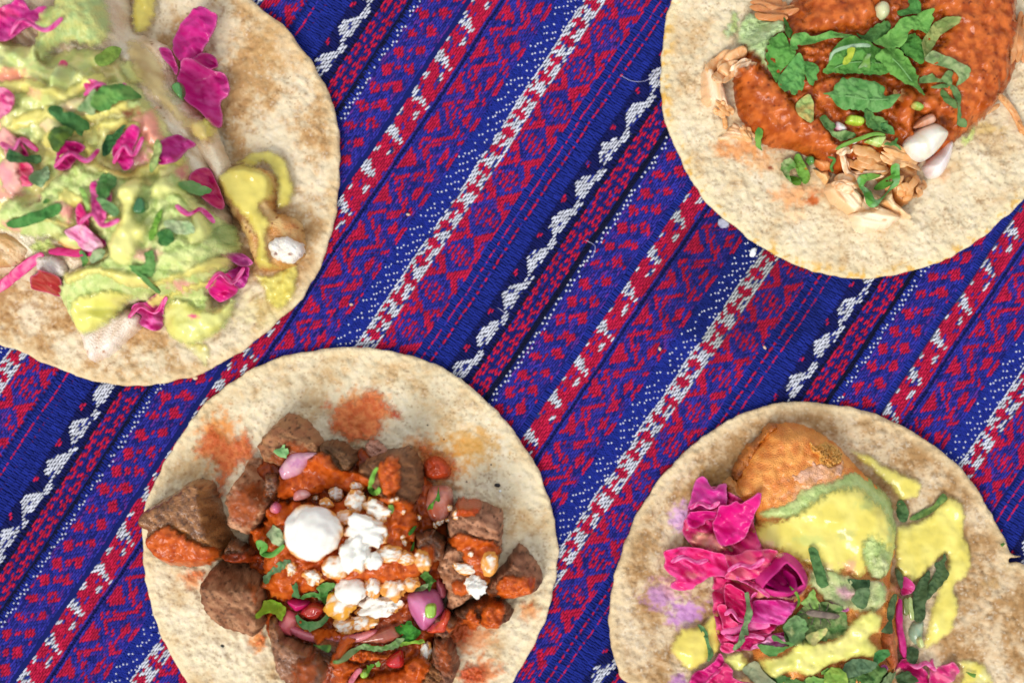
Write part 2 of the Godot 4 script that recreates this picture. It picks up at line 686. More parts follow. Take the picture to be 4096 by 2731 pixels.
# A strip swept along a path of x, y, height above what is below.
func strip_mesh(path: PackedVector3Array, width: float, th: float, rolls: Array, col: Color, col2: Color, taper := 0.6) -> Array:
	tick += 1
	var dense := []
	var n := path.size()
	for i in n - 1:
		var a := path[maxi(0, i - 1)]
		var d := path[mini(n - 1, i + 2)]
		var count := maxi(2, int(path[i].distance_to(path[i + 1]) / 8.0))
		for k in count:
			dense.append(path[i].cubic_interpolate(path[i + 1], a, d, float(k) / count))
	dense.append(path[n - 1])
	var v := PackedVector3Array()
	var cc := PackedColorArray()
	var ix := PackedInt32Array()
	var ring := 12
	var mid: Vector3 = dense[dense.size() / 2]
	for i in dense.size():
		var w := float(i) / (dense.size() - 1)
		var tangent: Vector3 = (dense[mini(i + 1, dense.size() - 1)] - dense[maxi(i - 1, 0)]).normalized()
		var side := Vector3(-tangent.y, tangent.x, 0).normalized()
		var up := tangent.cross(side)
		if up.z < 0.0:
			up = -up
		var roll := 0.0
		if rolls.size() == 1:
			roll = deg_to_rad(rolls[0])
		elif rolls.size() > 1:
			var s := w * (rolls.size() - 1)
			var lowi := mini(int(s), rolls.size() - 2)
			roll = deg_to_rad(lerpf(rolls[lowi], rolls[lowi + 1], s - lowi))
		var ends := minf(w, 1.0 - w) * 6.0
		var k := lerpf(taper, 1.0, clampf(ends, 0.0, 1.0)) * (1.0 + 0.16 * simplex.get_noise_2d(w * 4.0 + tick, tick))
		if i == 0 or i == dense.size() - 1:
			k *= 0.4
		for r in ring:
			var ang := r * TAU / ring
			var ca := cos(ang)
			var sa := sin(ang)
			var px := signf(ca) * pow(absf(ca), 0.6) * width / 2.0 * k
			var py := signf(sa) * pow(absf(sa), 0.8) * th / 2.0 * minf(1.0, k * 1.2)
			py += 0.12 * th * simplex.get_noise_2d(px / 7.0 + tick, w * 3.0)
			var q: Vector3 = dense[i] + side * (px * cos(roll) - py * sin(roll)) + up * (px * sin(roll) + py * cos(roll))
			v.append(Vector3((q.x - mid.x) * S, q.z * S, (q.y - mid.y) * S))
			raise_ground(q.x, q.y, q.z)
			cc.append(col.lerp(col2, clampf(0.5 + 1.4 * simplex.get_noise_2d(px / 9.0 + tick, w * 5.0), 0.0, 1.0)))
	for i in dense.size() - 1:
		for r in ring:
			var a := i * ring + r
			var b := i * ring + (r + 1) % ring
			ix.append_array(PackedInt32Array([a, b + ring, b, a, a + ring, b + ring]))
	for last in [0, dense.size() - 1]:
		for r in range(1, ring - 1):
			var tri := [last * ring, last * ring + r, last * ring + r + 1]
			ix.append_array(PackedInt32Array([tri[0], tri[1], tri[2]] if last == 0 else [tri[0], tri[2], tri[1]]))
	# turn every triangle outwards
	var vol := 0.0
	for k in range(0, ix.size(), 3):
		vol += v[ix[k]].dot(v[ix[k + 1]].cross(v[ix[k + 2]]))
	if vol > 0.0:
		for k in range(0, ix.size(), 3):
			var sw := ix[k + 1]
			ix[k + 1] = ix[k + 2]
			ix[k + 2] = sw
	return [shape_mesh(v, cc, ix), mid]


func strip(kind: String, label: String, f: Vector3, text: String, o := {}) -> MeshInstance3D:
	# text holds x,y,height triples
	var k: Dictionary = K[kind]
	var all: Dictionary = k.o.duplicate()
	all.merge(o, true)
	var path := PackedVector3Array()
	for triple in text.split(" ", false):
		var q := triple.split(",")
		var src := Vector2(f.x + q[0].to_float() / f.z, f.y + q[1].to_float() / f.z)
		var rise := q[2].to_float()
		var pl := seen(src, rise)
		path.append(Vector3(pl.x, pl.y, gs(pl.x, pl.y, 16.0) + rise))
	var made := strip_mesh(path, o.get("w", 30.0), o.get("th", 12.0), o.get("roll", []), lin(all.c), lin(all.get("c2", all.c)), o.get("taper", 0.6))
	var mid: Vector3 = made[1]
	var n := place(o.get("name", k.name), made[0], M[o.get("mat", k.mat)], Vector3((mid.x - CX) * S, 0, (mid.y - CY) * S))
	if label != "":
		tag(n, label, o.get("cat", k.cat), k.group + " on the " + taco)
	return n


# ---------------------------------------------------------------- what things are made of

func noise_map(kind: int, freq: float, octaves: int, seed_n: int) -> NoiseTexture2D:
	var n := FastNoiseLite.new()
	n.noise_type = kind
	n.frequency = freq
	n.fractal_octaves = octaves
	n.seed = seed_n
	if kind == FastNoiseLite.TYPE_CELLULAR:
		n.cellular_return_type = FastNoiseLite.RETURN_DISTANCE2_SUB
	var tx := NoiseTexture2D.new()
	tx.width = 512
	tx.height = 512
	tx.seamless = true
	tx.noise = n
	return tx


func stuff(rough: float, bump: Texture2D, relief: float, per_metre: float, o := {}) -> StandardMaterial3D:
	var m := StandardMaterial3D.new()
	m.vertex_color_use_as_albedo = true
	m.roughness = rough
	m.metallic_specular = o.get("spec", 0.5)
	m.uv1_triplanar = true
	m.uv1_scale = Vector3.ONE * per_metre
	if bump != null:
		m.heightmap_enabled = true
		m.heightmap_texture = bump
		m.heightmap_scale = relief
	if o.has("coat"):
		m.clearcoat_enabled = true
		m.clearcoat = o.coat
		m.clearcoat_roughness = o.get("coat_rough", 0.12)
	if o.has("sss"):
		m.subsurf_scatter_enabled = true
		m.subsurf_scatter_strength = o.sss
	if o.has("back"):
		m.backlight_enabled = true
		m.backlight = o.back
	if o.get("veil", false):
		m.transparency = BaseMaterial3D.TRANSPARENCY_ALPHA
	if o.has("rim"):
		m.rim_enabled = true
		m.rim = o.rim
		m.rim_tint = 0.6
	return m


func materials() -> void:
	var grain := noise_map(FastNoiseLite.TYPE_SIMPLEX_SMOOTH, 0.03, 4, 3)
	var pebble := noise_map(FastNoiseLite.TYPE_CELLULAR, 0.035, 2, 5)
	var soft := noise_map(FastNoiseLite.TYPE_SIMPLEX_SMOOTH, 0.012, 2, 9)
	var fine := noise_map(FastNoiseLite.TYPE_SIMPLEX_SMOOTH, 0.09, 3, 11)
	M.tortilla = stuff(0.8, grain, 0.02, 40.0, {spec = 0.2})
	M.beef = stuff(0.5, fine, 0.035, 34.0, {spec = 0.35})
	M.wet_beef = stuff(0.3, grain, 0.05, 60.0, {spec = 0.5, coat = 0.3})
	M.salsa = stuff(0.3, grain, 0.018, 45.0, {spec = 0.32, coat = 0.15, coat_rough = 0.12, veil = true})
	M.smear = stuff(0.5, grain, 0.03, 60.0, {veil = true})
	M.crema = stuff(0.3, soft, 0.008, 50.0, {spec = 0.4, coat = 0.4, coat_rough = 0.06, veil = true})
	M.guacamole = stuff(0.4, grain, 0.035, 55.0, {spec = 0.35, coat = 0.15, veil = true})
	M.cabbage = stuff(0.38, fine, 0.008, 40.0, {spec = 0.35, coat = 0.15, coat_rough = 0.12, back = Color(0.5, 0.12, 0.32)})
	M.onion = stuff(0.22, soft, 0.01, 60.0, {coat = 0.5, sss = 0.10})
	M.cheese = stuff(0.6, fine, 0.02, 60.0, {spec = 0.4, sss = 0.08})
	M.leaf = stuff(0.55, soft, 0.014, 90.0, {spec = 0.25, back = Color(0.35, 0.42, 0.2)})
	M.chicken = stuff(0.42, fine, 0.014, 45.0, {coat = 0.2, sss = 0.06})
	M.fish = stuff(0.36, grain, 0.03, 60.0, {coat = 0.25, sss = 0.06})
	M.batter = stuff(0.40, grain, 0.05, 90.0, {coat = 0.3, coat_rough = 0.2})
	M.dark = stuff(0.5, fine, 0.01, 60.0)
	M.thread = stuff(0.9, null, 0.0, 1.0, {spec = 0.15, rim = 0.12})


func kinds() -> void:
	K.beef = {name = "beef_cube", cat = "beef", group = "beef cubes", mat = "beef", o = {block = true, t = 180.0, e = 16.0, n = 15.0, ns = 22.0, cn = 15.0, cns = 58.0, an = [35, 2.2], c = "cc9874", c2 = "a06846", c3 = "4e2f1e", cs = 34.0, line = 0.65, k3 = 0.2, rag = 6.0, rags = 14.0, curved = false, soft = 5.0}}
	K.salsa = {name = "salsa_dollop", cat = "salsa", group = "salsa dollops", mat = "salsa", o = {t = 34.0, n = 10.0, ns = 34.0, cn = 12.0, cns = 30.0, c = "ca6022", c2 = "a84410", c3 = "7e280a", cs = 34.0, k3 = 0.08, rag = 7.0, each = true, fade = [0.1, 1.0, 10.0, 5.0]}}
	K.smear = {name = "salsa_smear", cat = "salsa", group = "salsa smears", mat = "smear", o = {t = 9.0, e = 24.0, n = 11.0, ns = 18.0, c = "e28040", c2 = "cc5a1a", c3 = "e6b67e", cs = 44.0, k3 = 0.0, rag = 14.0, rags = 20.0, each = true, sm = 8.0, fade = [0.0, 0.92, 36.0, 26.0]}}
	K.onion = {name = "onion_piece", cat = "onion", group = "onion pieces", mat = "onion", o = {block = true, t = 50.0, e = 34.0, n = 4.0, ns = 70.0, c = "dc8aa2", c2 = "c86484", cs = 60.0, an = [60, 4.0]}}
	K.tomato = {name = "tomato_piece", cat = "tomato", group = "tomato pieces", mat = "onion", o = {block = true, t = 46.0, e = 26.0, n = 7.0, ns = 40.0, c = "cc3a24", c2 = "b42a20", cs = 40.0}}
	K.leaf = {name = "cilantro_leaf", cat = "cilantro", group = "cilantro leaves", mat = "leaf", o = {warm = true, sheet = true, t = 6.0, th = 3.5, e = 24.0, sm = 34.0, n = 14.0, ns = 44.0, lift = 5.0, c = "4f8c3e", c2 = "649e4c", under = "88a874", cs = 50.0, rag = 4.5, rags = 8.0, fold = [30, 7.0, 110.0, 0.4], cell = 3.6}}
	K.scallion = {name = "scallion_piece", cat = "scallion", group = "cut green stems", mat = "onion", o = {block = true, t = 26.0, e = 10.0, c = "9cc24a", c2 = "84ac3c", cs = 30.0, an = [90, 6.0], n = 4.0, ns = 10.0, pct = 0.6}}
	K.cabbage = {name = "cabbage_piece", cat = "cabbage", group = "pickled red cabbage pieces", mat = "cabbage", o = {sheet = true, t = 16.0, th = 12.0, e = 30.0, sm = 46.0, n = 24.0, ns = 55.0, an = [30, 2.2], lift = 4.0, c = "d4146e", c2 = "ee4a9c", under = "c8146a", cs = 34.0, fold = [20, 18.0, 190.0, 0.0], rim = "f2a0cc", rimw = 6.0, rimk = 0.35}}
	K.crema = {name = "crema_drizzle", cat = "crema", group = "yellow crema drizzles", mat = "crema", o = {t = 30.0, e = 48.0, n = 6.0, ns = 70.0, c = "e6d870", c2 = "dccc5e", rim = "c4b268", rimw = 16.0, rimk = 0.4, cs = 120.0, each = true, sm = 22.0, rag = 5.0, rags = 34.0, fade = [0.0, 0.95, 26.0, 8.0]}}
	K.guacamole = {name = "guacamole_dollop", cat = "guacamole", group = "guacamole dollops", mat = "guacamole", o = {t = 36.0, e = 36.0, n = 13.0, ns = 30.0, c = "c4cc8c", c2 = "aebc74", cs = 50.0, each = true, sm = 20.0, rag = 8.0, fade = [0.0, 0.96, 20.0, 8.0]}}
	K.chicken = {name = "chicken_shred", cat = "chicken", group = "shredded chicken pieces", mat = "chicken", o = {block = true, t = 80.0, e = 26.0, n = 6.0, ns = 13.0, an = [45, 10.0], c = "f2d0a6", c2 = "e6ac70", c3 = "a85a24", cs = 30.0, rag = 5.0, pct = 0.4}}
	K.fish = {name = "fish_piece", cat = "fish", group = "fish pieces", mat = "fish", o = {block = true, t = 80.0, e = 40.0, n = 12.0, ns = 50.0, an = [45, 3.0], c = "dcc8ac", c2 = "c8a078", c3 = "8a5a2c", cs = 60.0, k3 = 0.08, rag = 5.0}}


# ---------------------------------------------------------------- the woven cloth

const WARP_D := Vector2(0.557, -0.8305)
const WARP_N := Vector2(0.8305, 0.557)


func cloth_height(p: Vector2) -> float:
	return 9.0 * simplex.get_noise_2d(p.x / 700.0, p.y / 700.0) - 12.0


func cloth_at(a: float, b: float) -> Vector2:
	var p := WARP_N * a + WARP_D * b
	p += WARP_N * (10.0 * simplex.get_noise_2d(p.x / 1500.0 + 3.0, p.y / 1500.0) + 5.0 * simplex.get_noise_2d(p.x / 260.0, p.y / 260.0 + 9.0))
	return p + WARP_D * (12.0 * simplex.get_noise_2d(p.x / 900.0, p.y / 900.0 + 4.0))


# Which thread shows at that place of the weave: R red, B blue, N navy, K near black, W white; lower case when it runs across the stripes
func thread_at(t: float, b: float) -> String:
	t = fposmod(t, 1142.0)
	var v := fposmod((b - 65.0) / 176.0, 1.0)
	if t < 95.0:
		var u := t / 95.0
		if v < 0.34 and u < 0.9 - v / 0.36:
			return "W"
		if absf(u - 0.62) < 0.11 and absf(v - 0.72) < 0.1:
			return "W"
		if u < 0.13 and absf(v - 0.6) < 0.07:
			return "W"
		return "B" if u > 0.93 or (absf(u - 0.4) < 0.06 and absf(v - 0.9) < 0.05) else "R"
	if t < 107.0:
		return "k"
	if t < 290.0:
		var u := (t - 107.0) / 183.0
		var w := absf(u - 0.5) * 2.0
		v = fposmod(v + 0.2, 1.0)
		var zig := absf(v * 2.0 - 1.0)
		if absf(u - 0.12 - zig * 0.62) < 0.065:
			return "R"
		if u < zig * 0.62 - 0.2 and u > 0.06:
			return "R"
		if absf(u - 0.3 - zig * 0.62) < 0.03 or (w > 0.8 and u > 0.5 and zig < 0.4):
			return "R"
		if u > 0.62 and zig < 0.5 and absf(u - 0.74) < 0.1 * (1.0 - zig * 2.0):
			return "R"
		return "B"
	if t < 370.0:
		return "n"
	if t < 448.0:
		var u := (t - 370.0) / 78.0
		var q := fposmod((b - 76.0) / 88.0, 1.0)
		var dv := minf(q, 1.0 - q)
		if pow((u - 0.52) / 0.4, 2.0) + pow(dv / 0.22, 2.0) < 1.0:
			return "R"
		if fposmod((b - 76.0) / 176.0, 1.0) < 0.5:
			if absf(u - 0.5) < 0.15 and absf(q - 0.5) < 0.17:
				return "R"
		elif absf(u - 0.3) < 0.12 and absf(q - 0.5) < 0.1:
			return "R"
		return "W"
	if t < 590.0:
		var u := (t - 448.0) / 142.0
		var vv := absf(fposmod(v + 0.35, 1.0) - 0.5)
		if u < 0.5 and vv < 0.4 * (1.0 - u / 0.5) and not (u < 0.22 and vv < 0.06):
			return "R"
		if u > 0.52 and vv < 0.4 * (u - 0.5) / 0.5 and not (u > 0.82 and vv < 0.08):
			return "R"
		return "R" if absf(vv - 0.47 + 0.1 * absf(u - 0.5)) < 0.025 or (absf(u - 0.5) < 0.2 and absf(vv - 0.34) < 0.03) else "B"
	if t < 740.0:
		var u := (t - 590.0) / 150.0
		return "R" if (absf(u - 0.24) < 0.035 or absf(u - 0.46) < 0.03) and fposmod(b / 29.0, 1.0) < 0.55 else "n"
	if t < 830.0:
		var u := (t - 740.0) / 90.0
		v = fposmod((b - 90.0) / 176.0, 1.0)
		var left := 0.62
		if v < 0.76:
			left = 0.66 - 0.52 * pow(sin(PI * v / 0.76), 0.8)
		var right := 0.94 - 0.2 * (1.0 - v)
		if u > left and u < right:
			return "W"
		if u < 0.2 and v > 0.8 and v < 0.93:
			return "R"
		return "k"
	if t < 945.0:
		var u := (t - 830.0) / 115.0
		var row := fposmod(b / 35.2, 1.0)
		var odd := int(floor(b / 35.2)) % 2
		if row < 0.62 and (absf(u - 0.24) < 0.13 or absf(u - 0.62) < (0.17 if odd == 0 else 0.11)):
			return "R"
		return "K" if (u < 0.12 or u > 0.8) else "N"
	if t < 965.0:
		return "n"
	if t < 1115.0:
		var u := (t - 965.0) / 150.0
		for at in [Vector2(0.26, 0.2), Vector2(0.26, 0.7), Vector2(0.72, 0.02), Vector2(0.72, 0.5), Vector2(0.72, 1.0), Vector2(0.5, 0.36), Vector2(0.5, 0.86)]:
			var big := 0.2 if at.x != 0.5 else 0.1
			if absf(u - at.x) / big + absf(v - at.y) / (big * 0.75) < 1.0:
				return "R"
		return "B"
	return "n"


func thread_mesh() -> ArrayMesh:
	# one float of yarn: 1 long, 1 wide, 1 high
	var v := PackedVector3Array()
	var c := PackedColorArray()
	var ix := PackedInt32Array()
	var along := [[-0.5, 0.15, -0.35], [-0.36, 0.86, 0.55], [0.0, 1.0, 1.0], [0.36, 0.86, 0.55], [0.5, 0.15, -0.35]]
	for s in along:
		for r in 5:
			var ang := PI * r / 4.0
			v.append(Vector3(s[0], sin(ang) * maxf(s[2], 0.0) * 1.0 + minf(s[2], 0.0), -cos(ang) * 0.5 * s[1]))
			c.append(Color.WHITE)
	for i in 4:
		for r in 4:
			var a := i * 5 + r
			ix.append_array(PackedInt32Array([a, a + 5, a + 6, a, a + 6, a + 1]))
	return shape_mesh(v, c, ix)


func tablecloth() -> void:
	var holder := Node3D.new()
	holder.name = "tablecloth"
	add_child(holder)
	tag(holder, "blue and red woven striped cotton cloth with white motifs under all four tacos", "tablecloth")
	holder.set_meta("kind", "thing")
	var tone := {"R": lin("b81a40"), "B": lin("323094"), "P": lin("5a2c86"), "N": lin("1b2270"), "K": lin("10132e"), "W": lin("ccced8"), "n": lin("1d2a80"), "k": lin("141950")}
	# ground weave between and beyond the floats
	var im := Image.create(571, 88, false, Image.FORMAT_RGB8)
	for j in 88:
		for i in 571:
			var s := thread_at(i * 2.0, j * 2.0)
			var col: Color = tone["K"].lerp(tone[s], 0.5 if s != "W" else 0.2)
			col = col * (0.8 + 0.2 * ((i + j) % 2))
			im.set_pixel(i, j, Color(col.r, col.g, col.b).linear_to_srgb())
	var m := StandardMaterial3D.new()
	m.albedo_texture = ImageTexture.create_from_image(im)
	m.roughness = 0.9
	m.metallic_specular = 0.2
	m.uv1_scale = Vector3(1, 1, 1)
	var v := PackedVector3Array()
	var uv := PackedVector2Array()
	var ix := PackedInt32Array()
	var na := 120
	for j in na + 1:
		for i in na + 1:
			var a := -4200.0 + 12600.0 * i / na
			var b := -6300.0 + 12600.0 * j / na
			var p := cloth_at(a, b)
			v.append(Vector3((p.x - CX) * S, (cloth_height(p) - 3.0) * S, (p.y - CY) * S))
			uv.append(Vector2((a - 1572.0) / 1142.0, b / 176.0))
	for j in na:
		for i in na:
			var q := j * (na + 1) + i
			ix.append_array(PackedInt32Array([q, q + na + 1, q + na + 2, q, q + na + 2, q + 1]))
	var arr := []
	arr.resize(Mesh.ARRAY_MAX)
	arr[Mesh.ARRAY_VERTEX] = v
	arr[Mesh.ARRAY_TEX_UV] = uv
	var nn := PackedVector3Array()
	nn.resize(v.size())
	nn.fill(Vector3.UP)
	arr[Mesh.ARRAY_NORMAL] = nn
	arr[Mesh.ARRAY_INDEX] = ix
	var me := ArrayMesh.new()
	me.add_surface_from_arrays(Mesh.PRIMITIVE_TRIANGLES, arr)
	place("ground_weave", me, m, Vector3.ZERO, holder)
	# floats of yarn, each a piece of its own
	var spots: Array[Transform3D] = []
	var tints := PackedColorArray()
	var cu := 9.2
	for i in range(-400, 760):
		var a := 1572.0 + i * cu
		var t := fposmod(a - 1572.0, 1142.0)
		var across := (t > 290 and t < 370) or (t > 590 and t < 740) or (t > 945 and t < 965) or t > 1115 or (t > 95 and t < 107)
		var step := 10.5 if across else 21.0
		var shift := float((i * 7) % 16) / 16.0 * step
		var b := -5200.0 + shift
		while b < 5400.0:
			b += step
			var p0 := WARP_N * a + WARP_D * b
			if p0.x < -1300.0 or p0.x > 5400.0 or p0.y < -1150.0 or p0.y > 3900.0:
				continue
			var s := thread_at(t, b)
			var is_white := s == "W"
			var turned := s == "n" or s == "k"
			if across and i % 3 != 0 and turned and t > 590:
				continue
			if is_white and rng.randf() < 0.15:
				s = "n"
			elif s == "R" and rng.randf() < 0.08:
				s = "B"
			elif s == "B":
				var luck := rng.randf()
				s = "R" if luck < 0.025 else "P" if luck < 0.16 else "N" if luck < 0.3 else "B"
			var long := 24.0 * rng.randf_range(0.82, 1.18)
			var wide := 7.4 * rng.randf_range(0.82, 1.18)
			var high := 4.6 * rng.randf_range(0.8, 1.25)
			var swing := rng.randf_range(-0.14, 0.14)
			if turned:
				long = (34.0 if t > 590 else 21.0) * rng.randf_range(0.8, 1.2)
				wide = 9.0
				swing += PI / 2.0
			elif is_white:
				wide = 6.9
				long = 26.0 * rng.randf_range(0.85, 1.15)
				high = 5.4
				swing += 0.16
			var p := cloth_at(a + rng.randf_range(-1.0, 1.0), b + rng.randf_range(-2.0, 2.0))
			var dir := WARP_D.rotated(swing)
			var side := Vector2(-dir.y, dir.x)
			var h := cloth_height(p) + rng.randf_range(-0.6, 0.6)
			spots.append(Transform3D(Vector3(dir.x, 0, dir.y) * long * S, Vector3(0, high * S, 0), Vector3(side.x, 0, side.y) * wide * S, Vector3((p.x - CX) * S, h * S, (p.y - CY) * S)))
			var k := rng.randf_range(0.78, 1.2)
			var tint: Color = tone[s] * k
			if s == "B" and rng.randf() < 0.25:
				tint = tint.lerp(tone["n"], 0.55)
			# the oil stain by the chicken taco
			var d := Vector2((p.x - 2960.0) / 420.0, (p.y - 1120.0) / 360.0).length() + 0.5 * simplex.get_noise_2d(p.x / 160.0, p.y / 160.0)
			tint = tint.lerp(Color(tint.r * 0.68, tint.g * 0.68, tint.b * 0.6), smoothstep(1.1, 0.5, d))
			tints.append(Color(tint.r, tint.g, tint.b, 1.0))
	# white specks on the navy bands
	for band in [[314.0, 15.0], [352.0, 12.0], [955.0, 5.0]]:
		for rep in range(-4, 6):
			var b := -5200.0
			while b < 5400.0:
				b += 23.0
				for twin in 2:
					var a: float = 1572.0 + rep * 1142.0 + band[0] + band[1] * sin(b / 88.0 * TAU) + twin * 11.0 + rng.randf_range(-3, 3)
					var p := cloth_at(a, b + twin * 9.0)
					if p.x < -1300.0 or p.x > 5400.0 or p.y < -1150.0 or p.y > 3900.0 or rng.randf() < 0.25:
						continue
					var r := 9.0
					spots.append(Transform3D(Vector3(r * S, 0, 0), Vector3(0, 6.5 * S, 0), Vector3(0, 0, r * S), Vector3((p.x - CX) * S, cloth_height(p) * S, (p.y - CY) * S)))
					tints.append(tone["W"])
	var mm := MultiMesh.new()
	mm.transform_format = MultiMesh.TRANSFORM_3D
	mm.use_colors = true
	mm.mesh = thread_mesh()
	mm.instance_count = spots.size()
	for i in spots.size():
		mm.set_instance_transform(i, spots[i])
		mm.set_instance_color(i, tints[i])
	var mi := MultiMeshInstance3D.new()
	mi.name = "yarn_floats"
	mi.multimesh = mm
	mi.material_override = M.thread
	mi.set_meta("kind", "stuff")
	holder.add_child(mi, true)


# ---------------------------------------------------------------- tortillas

func tortilla_colour(p: Vector2, d: float, off: Vector2, look: Dictionary) -> Color:
	var bias: float = look.get("bias", 0.0)
	var big := simplex.get_noise_2d(p.x / 260.0 + off.x, p.y / 260.0 + off.y)
	var mid := simplex.get_noise_2d(p.x / 52.0 + off.y, p.y / 52.0)
	var small := simplex.get_noise_2d(p.x / 17.0, p.y / 17.0 + off.x)
	var c := lin(look.get("cream", "dccbab"))
	c = c.lerp(lin(look.get("tan", "c9a477")), smoothstep(-0.25, 0.45, big + 0.55 * mid + 0.25 * small + bias))
	c = c.lerp(lin(look.get("brown", "a87b4c")), 0.8 * smoothstep(0.12, 0.55, big * 0.6 + mid * 0.7 + 0.2 * small + bias))
	c = c.lerp(lin("e8dcc4"), 0.6 * smoothstep(0.0, 0.5, small * 0.6 + mid * 0.5 - big * 0.4 - bias * 0.3))
	var fleck := simplex.get_noise_2d(p.x / 6.5 + off.y, p.y / 6.5 + off.y)
	c = c.lerp(lin("6e4426"), 0.75 * smoothstep(0.66, 0.78, fleck))
	var toast := simplex.get_noise_2d(p.x / 21.0 + off.x * 2.0, p.y / 21.0 - off.y)
	c = c.lerp(lin("9a6a3c"), 0.5 * smoothstep(0.48, 0.66, toast + 0.2 * big))
	var crack := cells.get_noise_2d(p.x / 190.0 + off.x + 0.5 * mid, p.y / 190.0 + 0.4 * small) + 1.0
	c = c.lerp(lin("8c6238"), float(look.get("crack", 0.55)) * smoothstep(0.035, 0.0, crack))
	var rim := smoothstep(60.0, 8.0, d)
	c = c.lerp(lin(look.get("rim", "e3cda2")), 0.55 * rim)
	var yellow: float = look.get("yellow", 0.0)
	if yellow > 0.0:
		c = c.lerp(lin("d6a440"), yellow * rim * smoothstep(0.1, 0.35, mid + 0.4 * big))
	return c


func tortilla(label: String, text: String, look: Dictionary, stains: Array) -> void:
	var o := {sheet = true, tortilla = true, t = 15.0, th = 13.0, e = 16.0, n = 9.0, ns = 44.0, cn = 11.0, cns = 48.0, cell = 6.4, sp = stains, look = look, pebble = look.get("pebble", 1.6), rag = 5.0, rags = 110.0, up = 12.0}
	tick = int(look.seed) * 13
	var n := body("tortilla", M.tortilla, points(text, DI), o, null, Vector3(0, 0, 1))
	tag(n, label, "tortilla", "corn tortillas on the cloth")


func tortillas() -> void:
	tortilla("grilled fish taco's golden brown corn tortilla lying beyond the beef taco, cut by two edges",
		"575,0 640,50 690,105 735,175 765,240 778,310 780,380 775,450 765,520 745,590 715,650 690,690 640,735 590,780 540,815 480,850 430,868 350,882 270,884 190,868 120,842 60,815 0,790 -60,755 -140,690 -190,600 -215,480 -215,360 -190,240 -140,120 -60,10 40,-60 160,-105 290,-115 420,-90 510,-50",
		{seed = 1, bias = 0.22, tan = "c8a87c", brown = "b08656"},
		[[1180, 160, 260, 200, "c39a63", 0.5], [640, 1260, 200, 140, "dcb27a", 0.5], [1060, 1240, 200, 110, "d9cf86", 0.35]])
	tortilla("pale bumpy corn tortilla under the shredded chicken with yellowed rim",
		"1545,0 1528,60 1520,130 1518,200 1525,260 1545,320 1580,400 1630,470 1700,530 1760,575 1830,610 1900,632 1975,641 2050,632 2130,612 2210,575 2280,525 2330,480 2352,462 2400,410 2440,340 2462,250 2465,150 2450,60 2420,-30 2370,-120 2290,-210 2190,-270 2070,-305 1950,-305 1830,-275 1720,-210 1630,-125 1575,-60",
		{seed = 2, bias = -0.08, yellow = 0.8, cream = "d8c8a6", tan = "cab088", brown = "c4a478", rim = "e4d2a4", pebble = 3.0},
		[[2960, 600, 150, 60, "d98a48", 0.8], [3040, 650, 100, 60, "dd9a58", 0.6], [3165, 790, 110, 60, "dd9458", 0.7], [3245, 795, 40, 36, "b8561c", 0.9], [3190, 760, 150, 40, "e0a878", 0.6], [3080, 672, 16, 14, "8a3a1c", 0.9], [3760, 700, 60, 40, "e0a070", 0.5], [3900, 520, 160, 30, "c8a860", 0.6], [3180, 870, 60, 40, "e8c090", 0.5]])
	tortilla("cream corn tortilla under the beef cubes with orange grease spots",
		"326,1200 328,1270 337,1350 360,1440 400,1520 430,1568 510,1640 600,1690 710,1725 820,1738 930,1725 1030,1690 1110,1635 1175,1568 1215,1500 1250,1430 1270,1360 1280,1290 1277,1220 1262,1150 1235,1080 1195,1010 1150,955 1100,905 1040,858 970,825 900,806 800,797 700,808 600,835 545,868 480,918 430,978 395,1030 365,1085 340,1140",
		{seed = 3, bias = -0.02, cream = "decfae", tan = "ceb68e", brown = "c4a274"},
		[[1450, 1640, 150, 110, "dd8a3c", 0.75], [880, 1760, 110, 150, "e08a3c", 0.8], [1890, 1780, 150, 110, "c8923c", 0.75], [1760, 1860, 150, 130, "cf8a3a", 0.7], [1680, 1800, 90, 90, "d08034", 0.7], [770, 2310, 60, 50, "e08c50", 0.8], [1030, 2560, 50, 60, "e08c40", 0.85], [1880, 2540, 120, 110, "d98244", 0.75], [1940, 2680, 90, 70, "d4702c", 0.8], [2120, 2440, 60, 50, "dd8a4a", 0.6], [1740, 1960, 140, 60, "b07038", 0.6]])
	tortilla("torn toasted corn tortilla under the battered fish with purple cabbage stains",
		"1405,1490 1398,1440 1402,1380 1415,1310 1430,1260 1460,1190 1500,1120 1550,1060 1600,1015 1660,975 1730,940 1800,926 1860,924 1930,932 2000,948 2060,972 2120,1005 2170,1042 2220,1090 2260,1150 2290,1205 2322,1268 2345,1277 2318,1282 2317,1292 2352,1297 2400,1340 2410,1420 2390,1520 2350,1600 2280,1680 2180,1735 2060,1768 1930,1772 1800,1755 1680,1705 1580,1645 1500,1590 1430,1560 1420,1530",
		{seed = 4, bias = 0.26, cream = "d0ba98", tan = "bc9c74", brown = "9c764a", pebble = 3.0},
		[[2640, 2380, 90, 80, "b884b8", 0.8], [2740, 2450, 100, 80, "bc80c0", 0.85], [2730, 2070, 70, 80, "cfa0d0", 0.85], [2880, 2370, 50, 60, "c080c0", 0.8], [2710, 2715, 50, 40, "a060a8", 0.8], [2700, 2330, 90, 70, "d8a098", 0.6], [2830, 1900, 90, 60, "a0763f", 0.7], [3960, 2330, 60, 30, "b08a54", 0.7]])


# ---------------------------------------------------------------- beef taco

func cheese(label: String, x: float, y: float, rx: float, ry: float, turn := 0.0, o := {}) -> void:
	var opts := {n = 0.15, ns = 1.1, rough = 0.9, c = "f6f1e6", stain = "e59a44", stained = -0.2}
	opts.merge(o, true)
	if opts.stained > -0.5:
		opts.stained += 0.16
	lump("cheese_crumble", label, "cheese", "white cheese crumbles on the beef taco", M.cheese, BO, Vector2(x, y), Vector3(rx, minf(rx, ry) * 0.85, ry), turn, opts)


